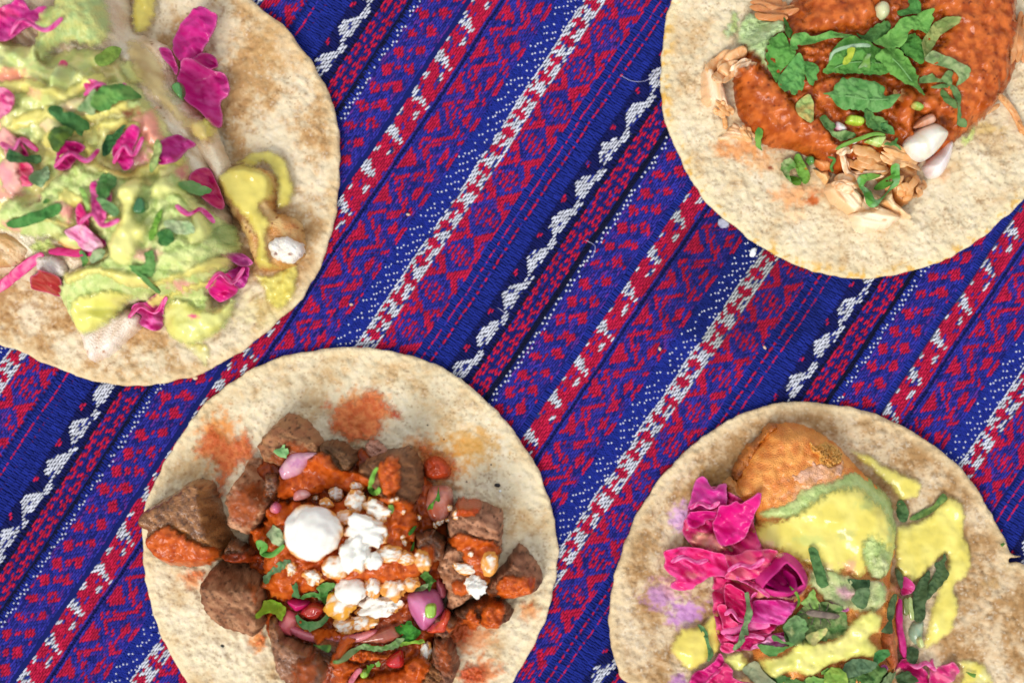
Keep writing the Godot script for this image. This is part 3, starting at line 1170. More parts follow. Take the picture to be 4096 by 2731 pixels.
func beef_taco() -> void:
	taco = "beef taco"
	# smears on the tortilla
	mk("smear", "wide orange salsa smear on the tortilla above the beef", BO, "870,250 930,270 1000,240 1090,195 1150,200 1180,260 1250,330 1240,352 1180,345 1150,370 1160,420 1100,450 1020,470 940,440 880,390 900,320 860,310")
	mk("smear", "thick red flake of salsa at the upper smear's right end", BB, "890,60 960,20 1020,60 1100,160 1110,250 1060,262 960,210 900,130", {t = 16.0, c = "c84818", c2 = "b03a14"})
	mk("smear", "torn orange salsa smear between the upper left beef cubes", BO, "290,420 340,370 420,380 450,430 520,370 560,480 575,540 520,560 470,600 430,690 390,720 350,640 370,560 300,530 262,490", {t = 8.0, rag = 20.0})
	mk("smear", "orange salsa smear right of the pale ended beef cube", BO, "1290,450 1350,440 1420,490 1490,510 1510,600 1480,640 1400,650 1330,620 1310,540", {c = "d8742c", c2 = "c05a1c"})
	mk("smear", "thin orange salsa smear at the lower right of the beef", BO, "1440,1240 1560,1200 1600,1260 1590,1340 1530,1400 1460,1390", {c = "d0602a"})
	mk("smear", "small orange salsa spot under the big lower left beef cube", BO, "555,1330 600,1310 620,1380 600,1415 552,1395", {t = 12.0})
	mk("smear", "little salsa smear below the leftmost sauced beef cube", BO, "240,1050 330,1030 350,1060 300,1110 250,1090", {t = 12.0})
	mk("smear", "orange salsa puddle at the lowest right of the beef taco", BO, "1490,1480 1620,1470 1640,1530 1600,1590 1500,1590", {t = 12.0, c = "c8501e"})
	mk("smear", "scrap of orange salsa near the right rim of the beef taco", BO, "1790,1200 1840,1180 1850,1215 1800,1245")
	mk("tomato", "soft red salsa lump right of the upper beef cubes", BB, "1330,760 1400,690 1500,680 1600,740 1660,860 1630,930 1500,960 1380,940 1330,880", {mat = "salsa", c = "b84420", c2 = "a03818", n = 10.0})
	mk("salsa", "deep brown red salsa bed beneath all the beef", BO, "560,560 700,480 900,480 1100,480 1300,560 1420,700 1460,900 1440,1150 1400,1350 1300,1560 1000,1640 700,1500 600,1300 520,1000 540,750", {t = 90.0, e = 150.0, block = true, each = false, c = "a4481c", c2 = "7a2e10", n = 20.0, up = 20.0, name = "salsa_bed", pct = 0.9})
	# beef
	mk("beef", "glossy browned beef cube overhanging the tortilla's left rim", BO, "22,785 60,755 110,728 170,695 240,642 290,625 350,650 380,740 420,850 470,940 460,985 390,1005 280,1022 180,1018 100,985 60,920 60,860 32,840", {mat = "wet_beef", t = 190.0, pl = [[-12, 2.4, 70], [100, 0.6, 20], [-110, 0.5, 80]], c = "a87242", c2 = "80502a", n = 16.0, ns = 34.0})
	mk("beef", "pale brown beef cube between left cube and onion", BO, "500,540 540,530 600,560 650,590 660,640 645,720 600,800 560,870 520,890 440,860 415,830 430,760 410,730 440,660 480,600", {t = 200.0, pl = [[-50, 2.4, 18], [110, 0.45, 20]]})
	mk("beef", "beef cube with a folded brown edge at the upper left", BO, "557,470 600,410 650,360 690,320 740,335 780,350 840,420 870,470 870,540 830,575 760,540 720,520 690,580 640,560 590,545", {t = 180.0, pl = [[-70, 1.6, 30], [80, 0.5, 10], [175, 1.0, 80]], c = "a87850"})
	mk("beef", "dark grainy beef cube behind the upper salsa", BO, "862,450 900,445 960,460 1020,500 1032,540 990,590 930,600 870,570 850,500", {t = 160.0, pl = [[-60, 1.0, 20]], c = "7a5638", c2 = "5c4028"})
	mk("beef", "beef cube with a pale pink tip among the upper salsa", BO, "1030,560 1080,530 1150,500 1200,490 1260,480 1300,510 1330,580 1335,660 1300,750 1230,740 1150,720 1080,640 1040,610", {t = 200.0, pl = [[0, 1.4, 55], [-80, 0.8, 70]], c = "9a6844", c2 = "704a30"})
	mk("beef", "pale pink meat tip sticking out above the salsa", BO, "1052,475 1075,448 1110,450 1145,475 1180,510 1160,560 1120,560 1080,540 1060,510", {t = 60.0, c = "cf9c86", c2 = "b07a64", line = 0.2})
	mk("beef", "large grey brown beef chunk at the lower left", BC, "300,700 380,560 500,470 600,450 800,480 1000,560 1060,680 1085,850 1090,1000 1060,1200 960,1360 900,1330 600,1240 450,1140 350,1020 310,860", {t = 210.0, pl = [[-85, 2.4, 52], [0, 1.4, 100], [110, 0.4, 20], [160, 0.5, 60]], c = "b07e5a", c2 = "8a583a"})
	mk("beef", "wet beef cube at the bottom left of the heap", BE, "200,350 210,230 320,190 420,430 600,520 760,560 880,660 920,740 900,800 800,870 720,940 640,1000 600,1100 420,1100 400,950 340,850 280,650 230,500", {t = 190.0, pl = [[35, 2.0, 60], [80, 0.8, 50], [200, 1.0, 60]], c = "a87452", c2 = "865636", mat = "wet_beef"})
	mk("beef", "sauced beef slab under the single cheese crumbs at right", BO, "1420,960 1450,920 1700,940 1690,1010 1600,1140 1560,1180 1470,1240 1440,1220 1450,1150 1400,1050", {t = 150.0, pl = [[120, 0.8, 90]]})
	mk("beef", "flat faced beef cube with reddish top at the right", BO, "1448,850 1450,800 1500,720 1600,735 1700,775 1712,800 1702,900 1705,950 1650,960 1600,940 1480,930 1452,890", {t = 205.0, pl = [[-60, 1.6, 44], [90, 1.3, 20], [0, 2.2, 100]], c = "c08a68", c2 = "98664a"})
	mk("beef", "pointed triangular beef piece near the right rim", BD, "1770,560 1900,430 2030,240 2100,290 2230,450 2310,600 2330,690 2250,790 2100,850 1900,890 1750,860 1640,870 1610,800 1660,700", {t = 170.0, pl = [[-35, 2.2, 26], [110, 0.6, 20]], c = "ac7858", c2 = "80523a"})
	mk("beef", "low beef piece under salsa below the pointed one", BD, "1500,900 1700,860 1880,930 1960,1050 1920,1150 1800,1230 1650,1220 1450,1150 1200,1090 1250,1000", {t = 120.0, c = "7c4e34", c2 = "5e3824"})
	mk("beef", "dark beef piece at the bottom right of the heap", BO, "1385,1350 1440,1335 1490,1420 1505,1500 1470,1580 1400,1580 1375,1450", {t = 150.0, pl = [[0, 1.0, 20]], c = "986448", c2 = "6c4632"})
	mk("beef", "small dark beef scrap in the gap left of the right cube", BD, "850,80 1000,60 1140,170 1130,260 1060,350 980,330 900,200", {t = 130.0, c = "5c4028", c2 = "46301e", pct = 0.1})
	mk("beef", "crusty beef cube at the bottom edge right of the red pepper", BE, "2050,900 2120,790 2200,740 2300,800 2360,900 2352,1100 2040,1100", {t = 150.0, c = "9c6a40", c2 = "7a4c2c", n = 20.0})
	for d in [["dark beef scrap between the glossy left cube and the large chunk", "430,900 500,930 560,960 540,1010 450,1010 400,980"], ["reddish beef scrap under the salsa's upper left edge", "600,600 660,600 680,660 650,720 600,700"], ["dark beef scrap right of the broad salsa mound", "1300,880 1380,860 1440,920 1430,1000 1360,1010 1310,960"], ["beef scrap below the mauve onion petal", "1380,1260 1450,1230 1500,1280 1460,1360 1390,1350"], ["beef scrap hidden under the lowest cheese cluster", "840,1360 960,1380 1000,1440 900,1480 820,1430"], ["brown beef scrap at the left of the bottom salsa lump", "760,1440 860,1420 900,1500 860,1590 770,1570"]]:
		mk("beef", d[0], BO, d[1], {t = 110.0, c = "8e5c3c", c2 = "643c26", mat = "wet_beef", name = "beef_scrap", pct = 0.5})
	# salsa over it
	mk("salsa", "orange red salsa blanket over the leftmost beef cube", BO, "80,875 130,842 180,850 230,880 300,920 390,940 405,965 380,1005 280,1026 180,1020 108,988 62,935 60,890", {t = 34.0, rag = 9.0})
	mk("salsa", "lumpy salsa along the top of the heap beside the pink onion", BO, "655,640 680,570 720,540 800,520 860,490 910,520 930,560 990,580 1060,600 1100,640 1060,700 1000,700 930,660 860,690 760,705 680,720 655,690", {t = 44.0})
	mk("salsa", "tall rounded salsa blob beside the light green sliver", BO, "1120,565 1160,520 1200,505 1230,530 1240,600 1235,660 1200,712 1150,692 1130,620", {t = 64.0, e = 50.0})
	mk("salsa", "broad salsa mound holding the white cheese", BO, "560,880 600,800 640,720 700,720 800,720 900,740 1000,690 1100,690 1180,700 1260,720 1310,760 1320,860 1300,930 1380,920 1395,980 1350,1060 1200,1110 1000,1150 900,1120 760,1170 650,1180 600,1120 590,1040 600,960 545,910", {t = 100.0, e = 110.0, n = 22.0, ns = 44.0, rag = 14.0})
	mk("salsa", "salsa running over the flat faced beef cube", BD, "1170,160 1250,100 1400,90 1500,140 1650,170 1750,190 1850,300 1780,360 1700,560 1710,640 1620,720 1500,700 1440,820 1330,860 1230,820 1210,740 1260,650 1400,640 1480,560 1350,450 1340,340 1200,260", {t = 30.0})
	mk("salsa", "round salsa dab on the upper corner of the flat faced cube", BO, "1480,760 1500,710 1560,700 1605,730 1600,780 1550,800 1490,800", {t = 36.0, c = "b84a1e"})
	mk("salsa", "oval salsa dollop on the pointed beef piece", BD, "1740,760 1800,640 1900,590 2050,610 2180,590 2240,640 2240,710 2150,780 2000,850 1880,870 1780,840", {t = 34.0})
	mk("salsa", "egg shaped salsa dollop on the low beef piece", BD, "1560,1100 1580,1000 1640,920 1750,890 1850,930 1890,1000 1850,1120 1780,1220 1650,1220 1570,1180", {t = 46.0})
	mk("salsa", "ragged salsa patch left of the egg shaped dollop", BD, "1400,1060 1420,980 1500,1000 1530,1080 1570,1180 1520,1270 1430,1240 1360,1180 1180,1290 1150,1200 1300,1150", {t = 34.0, rag = 10.0})
	mk("salsa", "salsa patch on the lower left onion strips", BO, "700,1275 760,1262 860,1305 960,1320 1050,1360 1000,1384 900,1380 800,1386 730,1362 690,1320", {t = 26.0})
	mk("salsa", "tall salsa lump at the bottom middle of the heap", BE, "960,680 1010,600 1100,440 1200,420 1290,450 1280,520 1200,600 1150,700 1300,760 1350,800 1250,880 1150,1000 1050,1000 1000,850", {t = 64.0})
	mk("salsa", "wide salsa sheet along the bottom edge of the photo", BE, "1150,980 1300,900 1450,900 1600,860 1800,820 1900,700 2050,640 2150,760 2200,700 2160,850 2080,960 1960,1120 1200,1120", {t = 80.0, n = 18.0})
	mk("salsa", "rough salsa ridge under the long cilantro leaf", BE, "1170,690 1350,570 1500,600 1620,640 1750,600 1700,680 1600,720 1400,740 1300,770", {t = 34.0, n = 16.0, ns = 20.0})
	mk("salsa", "dark salsa pocket between the two left beef cubes", BC, "560,330 760,310 960,330 1060,370 1050,450 820,450 640,430", {t = 24.0, c = "8a3414", c2 = "6a2810"})
	mk("salsa", "salsa flow left of the big round cheese", BC, "890,60 1000,0 1080,60 1120,160 1060,300 990,260 930,180", {t = 40.0})
	for d in [["thin salsa glaze on the pale brown beef cube", "480,640 560,620 620,680 600,780 540,860 450,820 440,730"], ["thin salsa glaze on the beef cube with the folded edge", "640,480 720,430 800,470 840,540 760,560 680,570 620,540"], ["thin salsa glaze on the pointed beef piece's side", "1560,1180 1640,1120 1700,1180 1660,1240 1580,1250"], ["thin salsa glaze on the dark bottom right beef piece", "1390,1380 1450,1360 1490,1450 1470,1540 1400,1520"], ["thin salsa glaze on the wet bottom left beef cube", "720,1480 800,1440 860,1500 850,1580 760,1590"]]:
		mk("salsa", d[0], BO, d[1], {t = 6.0, e = 24.0, thin = true, sm = 6.0, n = 5.0, cn = 0.0, c = "b4541e", c2 = "94400f", name = "salsa_glaze", fade = [0.0, 0.62, 30.0, 22.0]})
	mk("salsa", "thin salsa glaze on the large lower left beef chunk", BC, "820,700 1000,640 1070,760 1080,960 1040,1150 940,1120 900,900", {t = 6.0, e = 24.0, thin = true, sm = 6.0, n = 5.0, cn = 0.0, c = "b4541e", c2 = "94400f", name = "salsa_glaze", fade = [0.0, 0.5, 30.0, 22.0]})
	# onion and tomato
	mk("onion", "pale pink translucent onion wedge on the upper salsa", BA, "1650,850 1700,760 1760,680 1830,620 2000,620 2130,640 2050,720 1960,830 1900,900 1800,940 1700,960", {t = 44.0, c = "e0b0b8", c2 = "c887a0", sp = [[1990, 720, 90, 70, "a0408c", 0.6]]})
	mk("onion", "large glossy mauve onion petal at the lower right", BO, "1257,1180 1272,1150 1330,1132 1400,1150 1425,1200 1432,1245 1400,1290 1340,1335 1300,1300 1268,1240", {t = 92.0, e = 66.0, c = "cc7aa4", c2 = "bc608c", n = 3.0})
	mk("onion", "boxy onion chunk capped with salsa at the right", BO, "1342,735 1360,672 1400,660 1465,672 1475,760 1460,812 1420,842 1370,822 1347,785", {t = 80.0, c = "c98678", c2 = "b86a50", sp = [[1400, 760, 70, 45, "c05020", 0.9]]})
	mk("onion", "bright magenta onion wedge below the main salsa", BC, "1330,940 1360,890 1500,900 1610,940 1560,1000 1450,1055 1390,1010", {t = 56.0, c = "d0246e", c2 = "b01858"})
	mk("tomato", "red translucent tomato wedge beside the magenta onion", BC, "1480,1060 1550,980 1650,930 1780,960 1800,1020 1700,1140 1600,1140 1500,1090", {t = 60.0, c = "b8382c", c2 = "a02820"})
	mk("onion", "salmon pink onion end above the lower left beef", BC, "1180,1210 1250,1110 1330,1040 1450,1120 1450,1200 1400,1300 1380,1360 1240,1320 1190,1270", {t = 50.0, c = "e07a78", c2 = "d85a64"})
	mk("onion", "long pink onion strip under the lower left salsa", BO, "690,1290 800,1330 900,1345 1010,1345 1100,1325 1120,1340 1040,1385 900,1398 780,1378 700,1330", {t = 34.0, e = 20.0, c = "dc8488", c2 = "cc6070", an = [10, 5.0], n = 6.0, ns = 24.0})
	mk("onion", "small rose onion chunk right of the mauve petal", BD, "1020,700 1060,640 1090,690 1150,720 1155,860 1110,900 1050,860", {t = 50.0, c = "c46878", c2 = "a84858"})
	mk("onion", "tiny pale onion square in the upper salsa", BA, "1830,1180 1870,1080 1990,1075 2050,1130 1980,1190 1850,1210", {t = 30.0, c = "e0aca8", c2 = "cc8480", pct = 0.7})
	mk("onion", "rounded pink onion bit left of the cheese", BA, "1550,1280 1620,1220 1690,1280 1660,1360 1570,1350", {t = 34.0, c = "d88078", pct = 0.7})
	mk("tomato", "orange red tomato dice beside the mauve onion", BD, "910,1290 1000,1190 1080,1110 1130,1040 1200,1060 1190,1200 1150,1290 1060,1310 960,1310", {t = 60.0, c = "d85030", c2 = "c03820"})
	mk("onion", "translucent amber onion slice under the torn cilantro leaf", BE, "1280,500 1450,400 1700,320 1790,400 1780,480 1600,540 1350,540", {t = 40.0, c = "b06a50", c2 = "984c38"})
	mk("tomato", "deep red pepper square near the bottom edge", BE, "1620,740 1750,620 1830,620 1838,790 1700,812", {t = 60.0, c = "c8242a", c2 = "a81820", pct = 0.8})
	strip("onion", "narrow pink onion sliver at the bottom edge", BE, "1190,1010,20 1240,930,26 1290,860,30 1340,830,26", {w = 24.0, th = 18.0, c = "e07a88", c2 = "d06070"})
	# herbs under the cheese
	mk("leaf", "serrated light cilantro leaf on the upper left beef", BA, "1590,620 1640,580 1690,570 1710,535 1740,530 1735,580 1780,570 1790,600 1800,640 1770,660 1760,700 1690,680 1620,660", {c = "7cb887", c2 = "5ea06a"})
	strip("leaf", "bright curled cilantro sliver on the rounded salsa", BB, "780,810,20 740,870,34 705,980,40 700,1060,30 740,1110,22 800,1085,24 790,1040,20", {w = 22.0, th = 5.0, roll = [10, 50, 20, 0], c = "6aa83a", c2 = "8cc058"})
	mk("leaf", "forked cilantro sprig on the boxy onion", BB, "1505,1045 1520,1100 1535,1200 1510,1220 1480,1190 1460,1240 1440,1310 1420,1290 1380,1325 1390,1270 1470,1190 1500,1110", {c = "3d7c34", c2 = "55963e", rag = 0.0, sm = 20.0})
	mk("leaf", "pale veined cilantro leaf left of the biggest cheese ball", BC, "1100,110 1125,70 1160,0 1240,20 1300,80 1315,200 1240,245 1150,200", {c = "9cc0a0", c2 = "7eaa84"})
	strip("leaf", "looped green cilantro strip left of the cheese", BC, "985,290,20 1000,215,36 1070,250,34 1060,330,26 1150,355,30 1230,310,34 1310,240,36", {w = 26.0, th = 5.0, roll = [40, 10, 60, 20], c = "4c9038", c2 = "7cb45c"})
	mk("leaf", "long folded cilantro leaf down the salsa's left side", BC, "1030,650 1100,580 1170,500 1280,420 1400,410 1410,450 1320,510 1250,560 1160,600 1150,660 1070,722", {c = "6c9c78", c2 = "4d8058", fold = [60, 10.0, 80.0, 0.0]})
	mk("leaf", "small dark cilantro shred on the lower salsa", BC, "1390,690 1420,720 1460,670 1475,690 1490,820 1470,890 1400,860 1430,780", {c = "4c8458", c2 = "3a6c44"})
	mk("leaf", "large ragged cilantro leaf left of the lower cheese cluster", BC, "1500,860 1600,810 1750,820 1700,760 1760,700 1850,650 1930,690 1900,760 1850,800 1810,960 1750,910 1640,860 1540,880", {c = "3e8040", c2 = "5f9c60"})
	mk("leaf", "vivid lime cilantro stem leaf beside the big lower beef", BC, "1015,1020 1060,980 1080,890 1150,900 1250,950 1330,980 1320,1080 1300,1130 1210,1070 1100,1050 1020,1080", {c = "7cb838", c2 = "94c84c", fold = [80, 12.0, 90.0, 0.0]})
	mk("leaf", "curved dark cilantro leaf round the tomato wedge", BC, "1450,1080 1480,1060 1540,1120 1700,1150 1800,1080 1840,980 1850,1090 1800,1180 1720,1220 1630,1270 1600,1240 1480,1190", {c = "4b8a58", c2 = "6ca070"})
	mk("leaf", "upright toothed cilantro leaf below the mauve onion", BD, "540,1210 570,1215 620,1190 650,1205 680,1150 740,1140 760,1190 790,1210 850,1300 800,1360 720,1400 640,1410 600,1360 640,1320 580,1290", {c = "3c8c38", c2 = "2f7430", fold = [0, 14.0, 90.0, 0.5]})
	mk("leaf", "bright yellow green cilantro edge under the toothed leaf", BD, "570,1400 680,1385 780,1370 880,1380 900,1412 850,1430 740,1420 620,1450", {c = "6cb040", c2 = "88c458"})
	mk("leaf", "long slim cilantro leaf across the bottom salsa", BE, "1030,660 1100,620 1280,560 1370,530 1440,540 1600,560 1780,470 1840,480 1740,600 1600,622 1480,632 1330,610 1200,690 1080,700", {c = "4a7c44", c2 = "7aa87a"})
	mk("leaf", "dark cilantro bow above the mauve onion", BD, "850,590 900,545 950,520 950,590 1000,640 1038,680 980,700 960,790 925,740 880,650", {c = "43803e", c2 = "5a9850"})
	mk("leaf", "pale cilantro blade touching the mauve onion's top", BD, "750,780 830,730 940,695 925,750 830,786", {c = "86aa88", c2 = "6a9870"})
	mk("scallion", "square green stem cut lying on the mauve onion", BE, "2105,60 2225,48 2232,180 2185,216 2105,202")
	mk("scallion", "pale green stem cut on the bottom salsa", BE, "1320,860 1400,830 1430,880 1400,930 1330,935")
	mk("leaf", "tiny bright leaf next to the lower stem cut", BE, "1400,765 1430,790 1445,760 1500,770 1460,820 1430,855", {c = "6cb848", c2 = "58a03c", rag = 1.0})
	mk("leaf", "tiny grey green leaf tip on the bottom salsa", BE, "1500,745 1525,735 1550,710 1560,740 1580,750 1560,790 1525,792", {c = "8aa888", rag = 1.0})
	mk("leaf", "narrow dark leaf at the salsa mound's right side", BD, "700,90 730,50 760,15 800,10 765,80 712,122", {c = "2f6428", c2 = "3f7c34", rag = 1.0})
	mk("leaf", "narrow dark leaf just below the other at the mound's right", BD, "722,305 745,240 770,190 772,262 742,312", {c = "2f6428", c2 = "3f7c34", rag = 1.0})
	mk("leaf", "dark leaf peeking out under the lower pink onion strip", BE, "750,540 830,535 980,530 960,600 900,590 830,555", {c = "3a6c3c", rag = 1.0})
	mk("leaf", "small green shred stuck beside the right cheese nugget", BB, "905,1260 970,1230 975,1330 950,1370 925,1320", {c = "3c6c44", rag = 1.0})
	# cheese
	cheese("biggest round white cheese ball in the middle", 822, 872, 126, 124, 0, {n = 0.07, ns = 1.2, fine = 16, rough = 0.25, stained = -0.55})
	cheese("wide white cheese slab right of the biggest ball", 1072, 858, 96, 62, 24, {boxy = 0.5, fine = 12, stained = -0.6})
	cheese("white lumpy cheese piece below the wide slab", 1022, 965, 74, 78, 10, {fine = 12, n = 0.2, stained = -0.8})
	cheese("white cheese nub touching the lumpy piece's right", 1108, 1000, 42, 40, 0, {stained = -0.7})
	cheese("cream cheese lump below the biggest ball", 930, 1030, 60, 54, 0, {n = 0.08, stained = -0.3})
	cheese("flat yellowish cheese piece right of the middle", 1182, 968, 62, 36, 5, {stained = -0.2})
	cheese("orange tinged cheese bit right of the flat piece", 1256, 988, 42, 30, 10, {stained = -0.05})
	cheese("knobbly orange cheese nugget at the mound's right end", 1336, 1000, 34, 40, 0, {stained = 0.05, n = 0.24})
	cheese("small white cheese chip at the upper left of the cluster", 934, 690, 34, 32, 30, {stained = -0.35})
	cheese("cream cheese crumb topmost in the cluster", 1030, 656, 30, 22, 0, {stained = -0.2})
	cheese("tooth shaped cream cheese piece under the topmost crumb", 1022, 728, 46, 54, 12, {n = 0.22, stained = -0.3})
	cheese("pinkish white ridged cheese piece above the wide slab", 1124, 765, 62, 46, 30, {n = 0.2, stained = -0.35})
	cheese("orange stained cheese crumb above the biggest ball", 892, 730, 32, 24, 15, {stained = 0.1})
	cheese("rosy cheese crumb between ball and slab", 972, 797, 40, 32, 10, {c = "eccfc0", stained = -0.1})
	cheese("white ball shaped cheese in the lower cluster", 1000, 1140, 72, 64, 0, {n = 0.08, fine = 11, stained = -0.7})
	cheese("yellow sided cheese lump lower left in the cluster", 955, 1200, 68, 64, 0, {stained = 0.0, stain = "f0a836"})
	cheese("pointed cream cheese between the lower lumps", 1104, 1118, 42, 52, 0, {n = 0.2, stained = -0.25})
	cheese("bumpy orange cheese right of the pointed one", 1200, 1120, 58, 62, 0, {n = 0.24, stained = 0.05})
	cheese("long white crumbly cheese along the lower cluster", 1134, 1212, 98, 50, -8, {n = 0.22, fine = 12, stained = -0.7})
	cheese("tan cheese crumb above the mauve onion", 1274, 1100, 44, 38, 0, {stained = 0.1, c = "ecdcc4"})
	cheese("orange dappled cheese at the cluster's bottom left", 972, 1298, 52, 44, 0, {stained = 0.0, n = 0.26})
	cheese("crumbly cheese at the cluster's bottom right", 1060, 1288, 56, 40, 0, {stained = -0.1, n = 0.28})
	cheese("boat shaped white cheese on the right beef slab", 1530, 1038, 58, 26, 14, {stained = -0.35})
	cheese("upright yellow cheese drop at the right", 1648, 1018, 38, 56, 6, {stained = 0.05, n = 0.12})
	cheese("jagged white cheese crumb right of the mauve onion", 1580, 1118, 44, 40, 0, {n = 0.3, stained = -0.7})
	cheese("small tall cheese nugget near the bottom", 1350, 1424, 28, 48, 0, {n = 0.16, stained = -0.25})
	cheese("small cheese crumb in the salsa left of the cream lump", 725, 1040, 22, 28, 0, {n = 0.26, stained = -0.2})
	cheese("jagged cheese crumb in the salsa under the cream lump", 826, 1076, 40, 32, 30, {n = 0.32, stained = -0.2})
	for spot in [[1240, 890], [1250, 918], [1425, 820], [1408, 826], [1455, 812], [1490, 800], [1460, 757], [1245, 775], [830, 715], [1192, 722], [1214, 712], [1318, 800], [1557, 970], [1310, 972], [1392, 838], [1486, 782]]:
		cheese("tiny cheese crumb scattered on the beef taco's salsa", spot[0], spot[1], rng.randf_range(9, 17), rng.randf_range(9, 15), rng.randf() * 180.0, {fine = 4, n = 0.25, stained = -0.1})
	lump("peppercorn", "black peppercorn piece on the right of the beef tortilla", "pepper", "", M.dark, BB, Vector2(2222, 1022), Vector3(36, 20, 26), 0, {c = "1c1210", stain = "1c1210", fine = 5})
	lump("salt_grain", "white salt grain beside the peppercorn piece", "salt", "", M.onion, BB, Vector2(2252, 1092), Vector3(18, 12, 16), 0, {c = "f0ece4", stain = "f0ece4", fine = 4})
	lump("herb_fleck", "dark dried fleck alone on the lower beef tortilla", "herb fleck", "", M.dark, BC, Vector2(565, 1452), Vector3(24, 10, 14), 20, {c = "1e2420", stain = "1e2420", fine = 4})
	for spot in [[1575, 472], [2142, 775], [1380, 300], [1850, 980]]:
		lump("pepper_fleck", "tiny dark pepper fleck on the upper right of the beef tortilla", "pepper", "pepper flecks on the beef tortilla", M.dark, BB, Vector2(spot[0], spot[1]), Vector3(10, 6, 8), 0, {c = "30201a", stain = "30201a", fine = 3})


# ---------------------------------------------------------------- chicken taco

func chicken_taco() -> void:
	taco = "chicken taco"
	mk("guacamole", "thin pale guacamole film on the tortilla at the upper left", RA, "330,380 400,250 450,140 540,130 560,220 530,350 450,470 350,450", {t = 7.0, e = 26.0, rag = 14.0, c = "bcc99a", n = 5.0, sm = 10.0})
	mk("chicken", "low heap of sauced chicken under everything", RO, "480,300 700,100 900,-80 1400,-200 1900,-100 2000,100 2000,350 1900,550 1780,660 1640,800 1450,900 1250,960 1000,940 820,830 620,780 480,600", {t = 130.0, e = 190.0, mat = "salsa", c = "b4581e", c2 = "8c3c10", n = 22.0, ns = 40.0, an = [], name = "chicken_heap", up = 20.0, pct = 0.9})
	mk("guacamole", "chunky pale guacamole beside the left chicken", RA, "490,400 540,220 640,160 780,140 880,200 960,240 1080,240 1090,400 950,450 900,600 870,700 880,850 830,850 720,700 640,640 540,560 480,470", {t = 46.0, n = 18.0, ns = 24.0, c = "bccf98", c2 = "a8c080"})
	# chicken
	strip("chicken", "loose chicken fibre hanging under the left tuft", RA, "350,1400,14 362,1460,10 372,1550,4", {w = 20.0, th = 14.0, c = "e8b070", c2 = "d08840"})
	mk("chicken", "pale chicken flap on the tortilla below the left tuft", RC, "280,330 380,260 480,150 600,260 690,360 600,375 480,345 360,372 300,362", {t = 22.0, c = "ecc8a0", c2 = "dfa468", an = [10, 6.0]})
	mk("chicken", "soft cream chicken mass beneath the lowest shreds", RD, "0,930 80,860 220,850 340,920 440,1040 640,1130 800,1180 930,1260 830,1340 700,1410 520,1440 380,1420 320,1300 150,1160 40,1070", {t = 62.0, an = [40, 6.0], c = "f4d8b0", c2 = "e6b078"})
	mk("chicken", "amber chicken mass under the brown slice", RD, "170,500 300,450 480,470 760,480 900,510 1000,600 1120,690 1110,900 1080,1020 960,1140 820,1080 760,960 560,780 360,760 220,660", {t = 56.0, an = [30, 6.0], c = "d89c5c", c2 = "b8702c"})
	var brown := {c = "e2ae78", c2 = "c88848"}
	var cream := {c = "f9e3c4", c2 = "f0c898"}
	var amber := {c = "f2c894", c2 = "dca060"}
	mk("chicken", "pale bent chicken piece at the far left of the heap", RA, "90,1180 92,860 140,790 230,830 290,920 340,960 400,1200 430,1290 330,1270 200,1270 120,1235", {t = 80.0, an = [78, 10.0], n = 7.0, ns = 18.0, c = "f4d6b2", c2 = "e8b888", rag = 4.0, pl = [[180, 0.6, 10]]})
	shred("striped chicken shred fanning from the left towards the guacamole", RA, "180,960,24 320,840,36 480,720,36 660,610,20", 8, 100.0, {c = "f4d0a2", c2 = "e2aa70"})
	shred("frayed chicken tuft at the left shred's foot", RA, "260,1200,26 340,1310,22 420,1420,12", 6, 56.0, amber)
	shred("reddish chicken shred at the top edge above the guacamole", RA, "640,50,14 820,100,34 1040,150,40 1260,60,26", 8, 84.0, {c = "e2a46c", c2 = "b4642c"})
	shred("brown sauced chicken slice inside the curled loop", RD, "190,500,14 380,590,22 580,660,22 750,720,14", 7, 84.0, brown)
	shred("long ragged chicken shred under the white onions", RD, "480,440,20 700,490,34 920,580,34 1150,690,16", 7, 66.0, amber)
	shred("amber chicken shred left of the bare tortilla", RD, "930,1140,14 1010,1000,30 1070,860,32 1080,740,22", 7, 74.0, brown)
	shred("inner amber chicken shred behind the hooked leaf", RD, "780,1000,16 850,880,28 940,760,24", 6, 70.0, amber)
	shred("cream chicken strands looping round the brown slice", RD, "190,450,22 170,570,34 220,690,40 360,775,42 560,790,36 730,755,20", 3, 34.0, cream)
	mk("chicken", "rounded cream chicken fold at the lower left", RD, "0,930 60,850 200,830 330,910 420,1010 445,1100 425,1190 300,1240 150,1150 50,1070", {t = 84.0, an = [48, 12.0], n = 7.0, ns = 20.0, c = "f6dcb8", c2 = "ecbe8c", cs = 40.0, rag = 3.0, sp = [[230, 960, 60, 30, "d8864a", 0.6], [330, 1090, 40, 30, "dc9458", 0.5]]})
	shred("arched cream chicken shred above the rounded one", RD, "30,880,20 180,850,36 320,930,40 420,1060,30", 6, 60.0, {c = "f8dcb6", c2 = "ecbc86"})
	mk("chicken", "biggest cream chicken chunk at the heap's bottom", RD, "295,1240 450,1190 620,1140 780,1205 905,1285 830,1350 700,1430 520,1462 380,1452 330,1350", {t = 96.0, an = [12, 12.0], n = 8.0, ns = 24.0, c = "f8e0bc", c2 = "eec492", cs = 50.0, rag = 3.0, pl = [[90, 0.6, 10], [-40, 0.5, 60]], sp = [[590, 1350, 46, 26, "dc8440", 0.7], [720, 1380, 40, 26, "e08c4c", 0.6]]})
	mk("chicken", "tapering chicken strip right of the biggest chunk", RD, "620,1130 700,1000 770,930 800,1020 830,1100 930,1180 1050,1265 1040,1292 930,1282 780,1230", {t = 90.0, an = [52, 12.0], n = 7.0, ns = 18.0, c = "f2d0a0", c2 = "dfa468", rag = 3.0, pl = [[0, 0.7, 20]]})
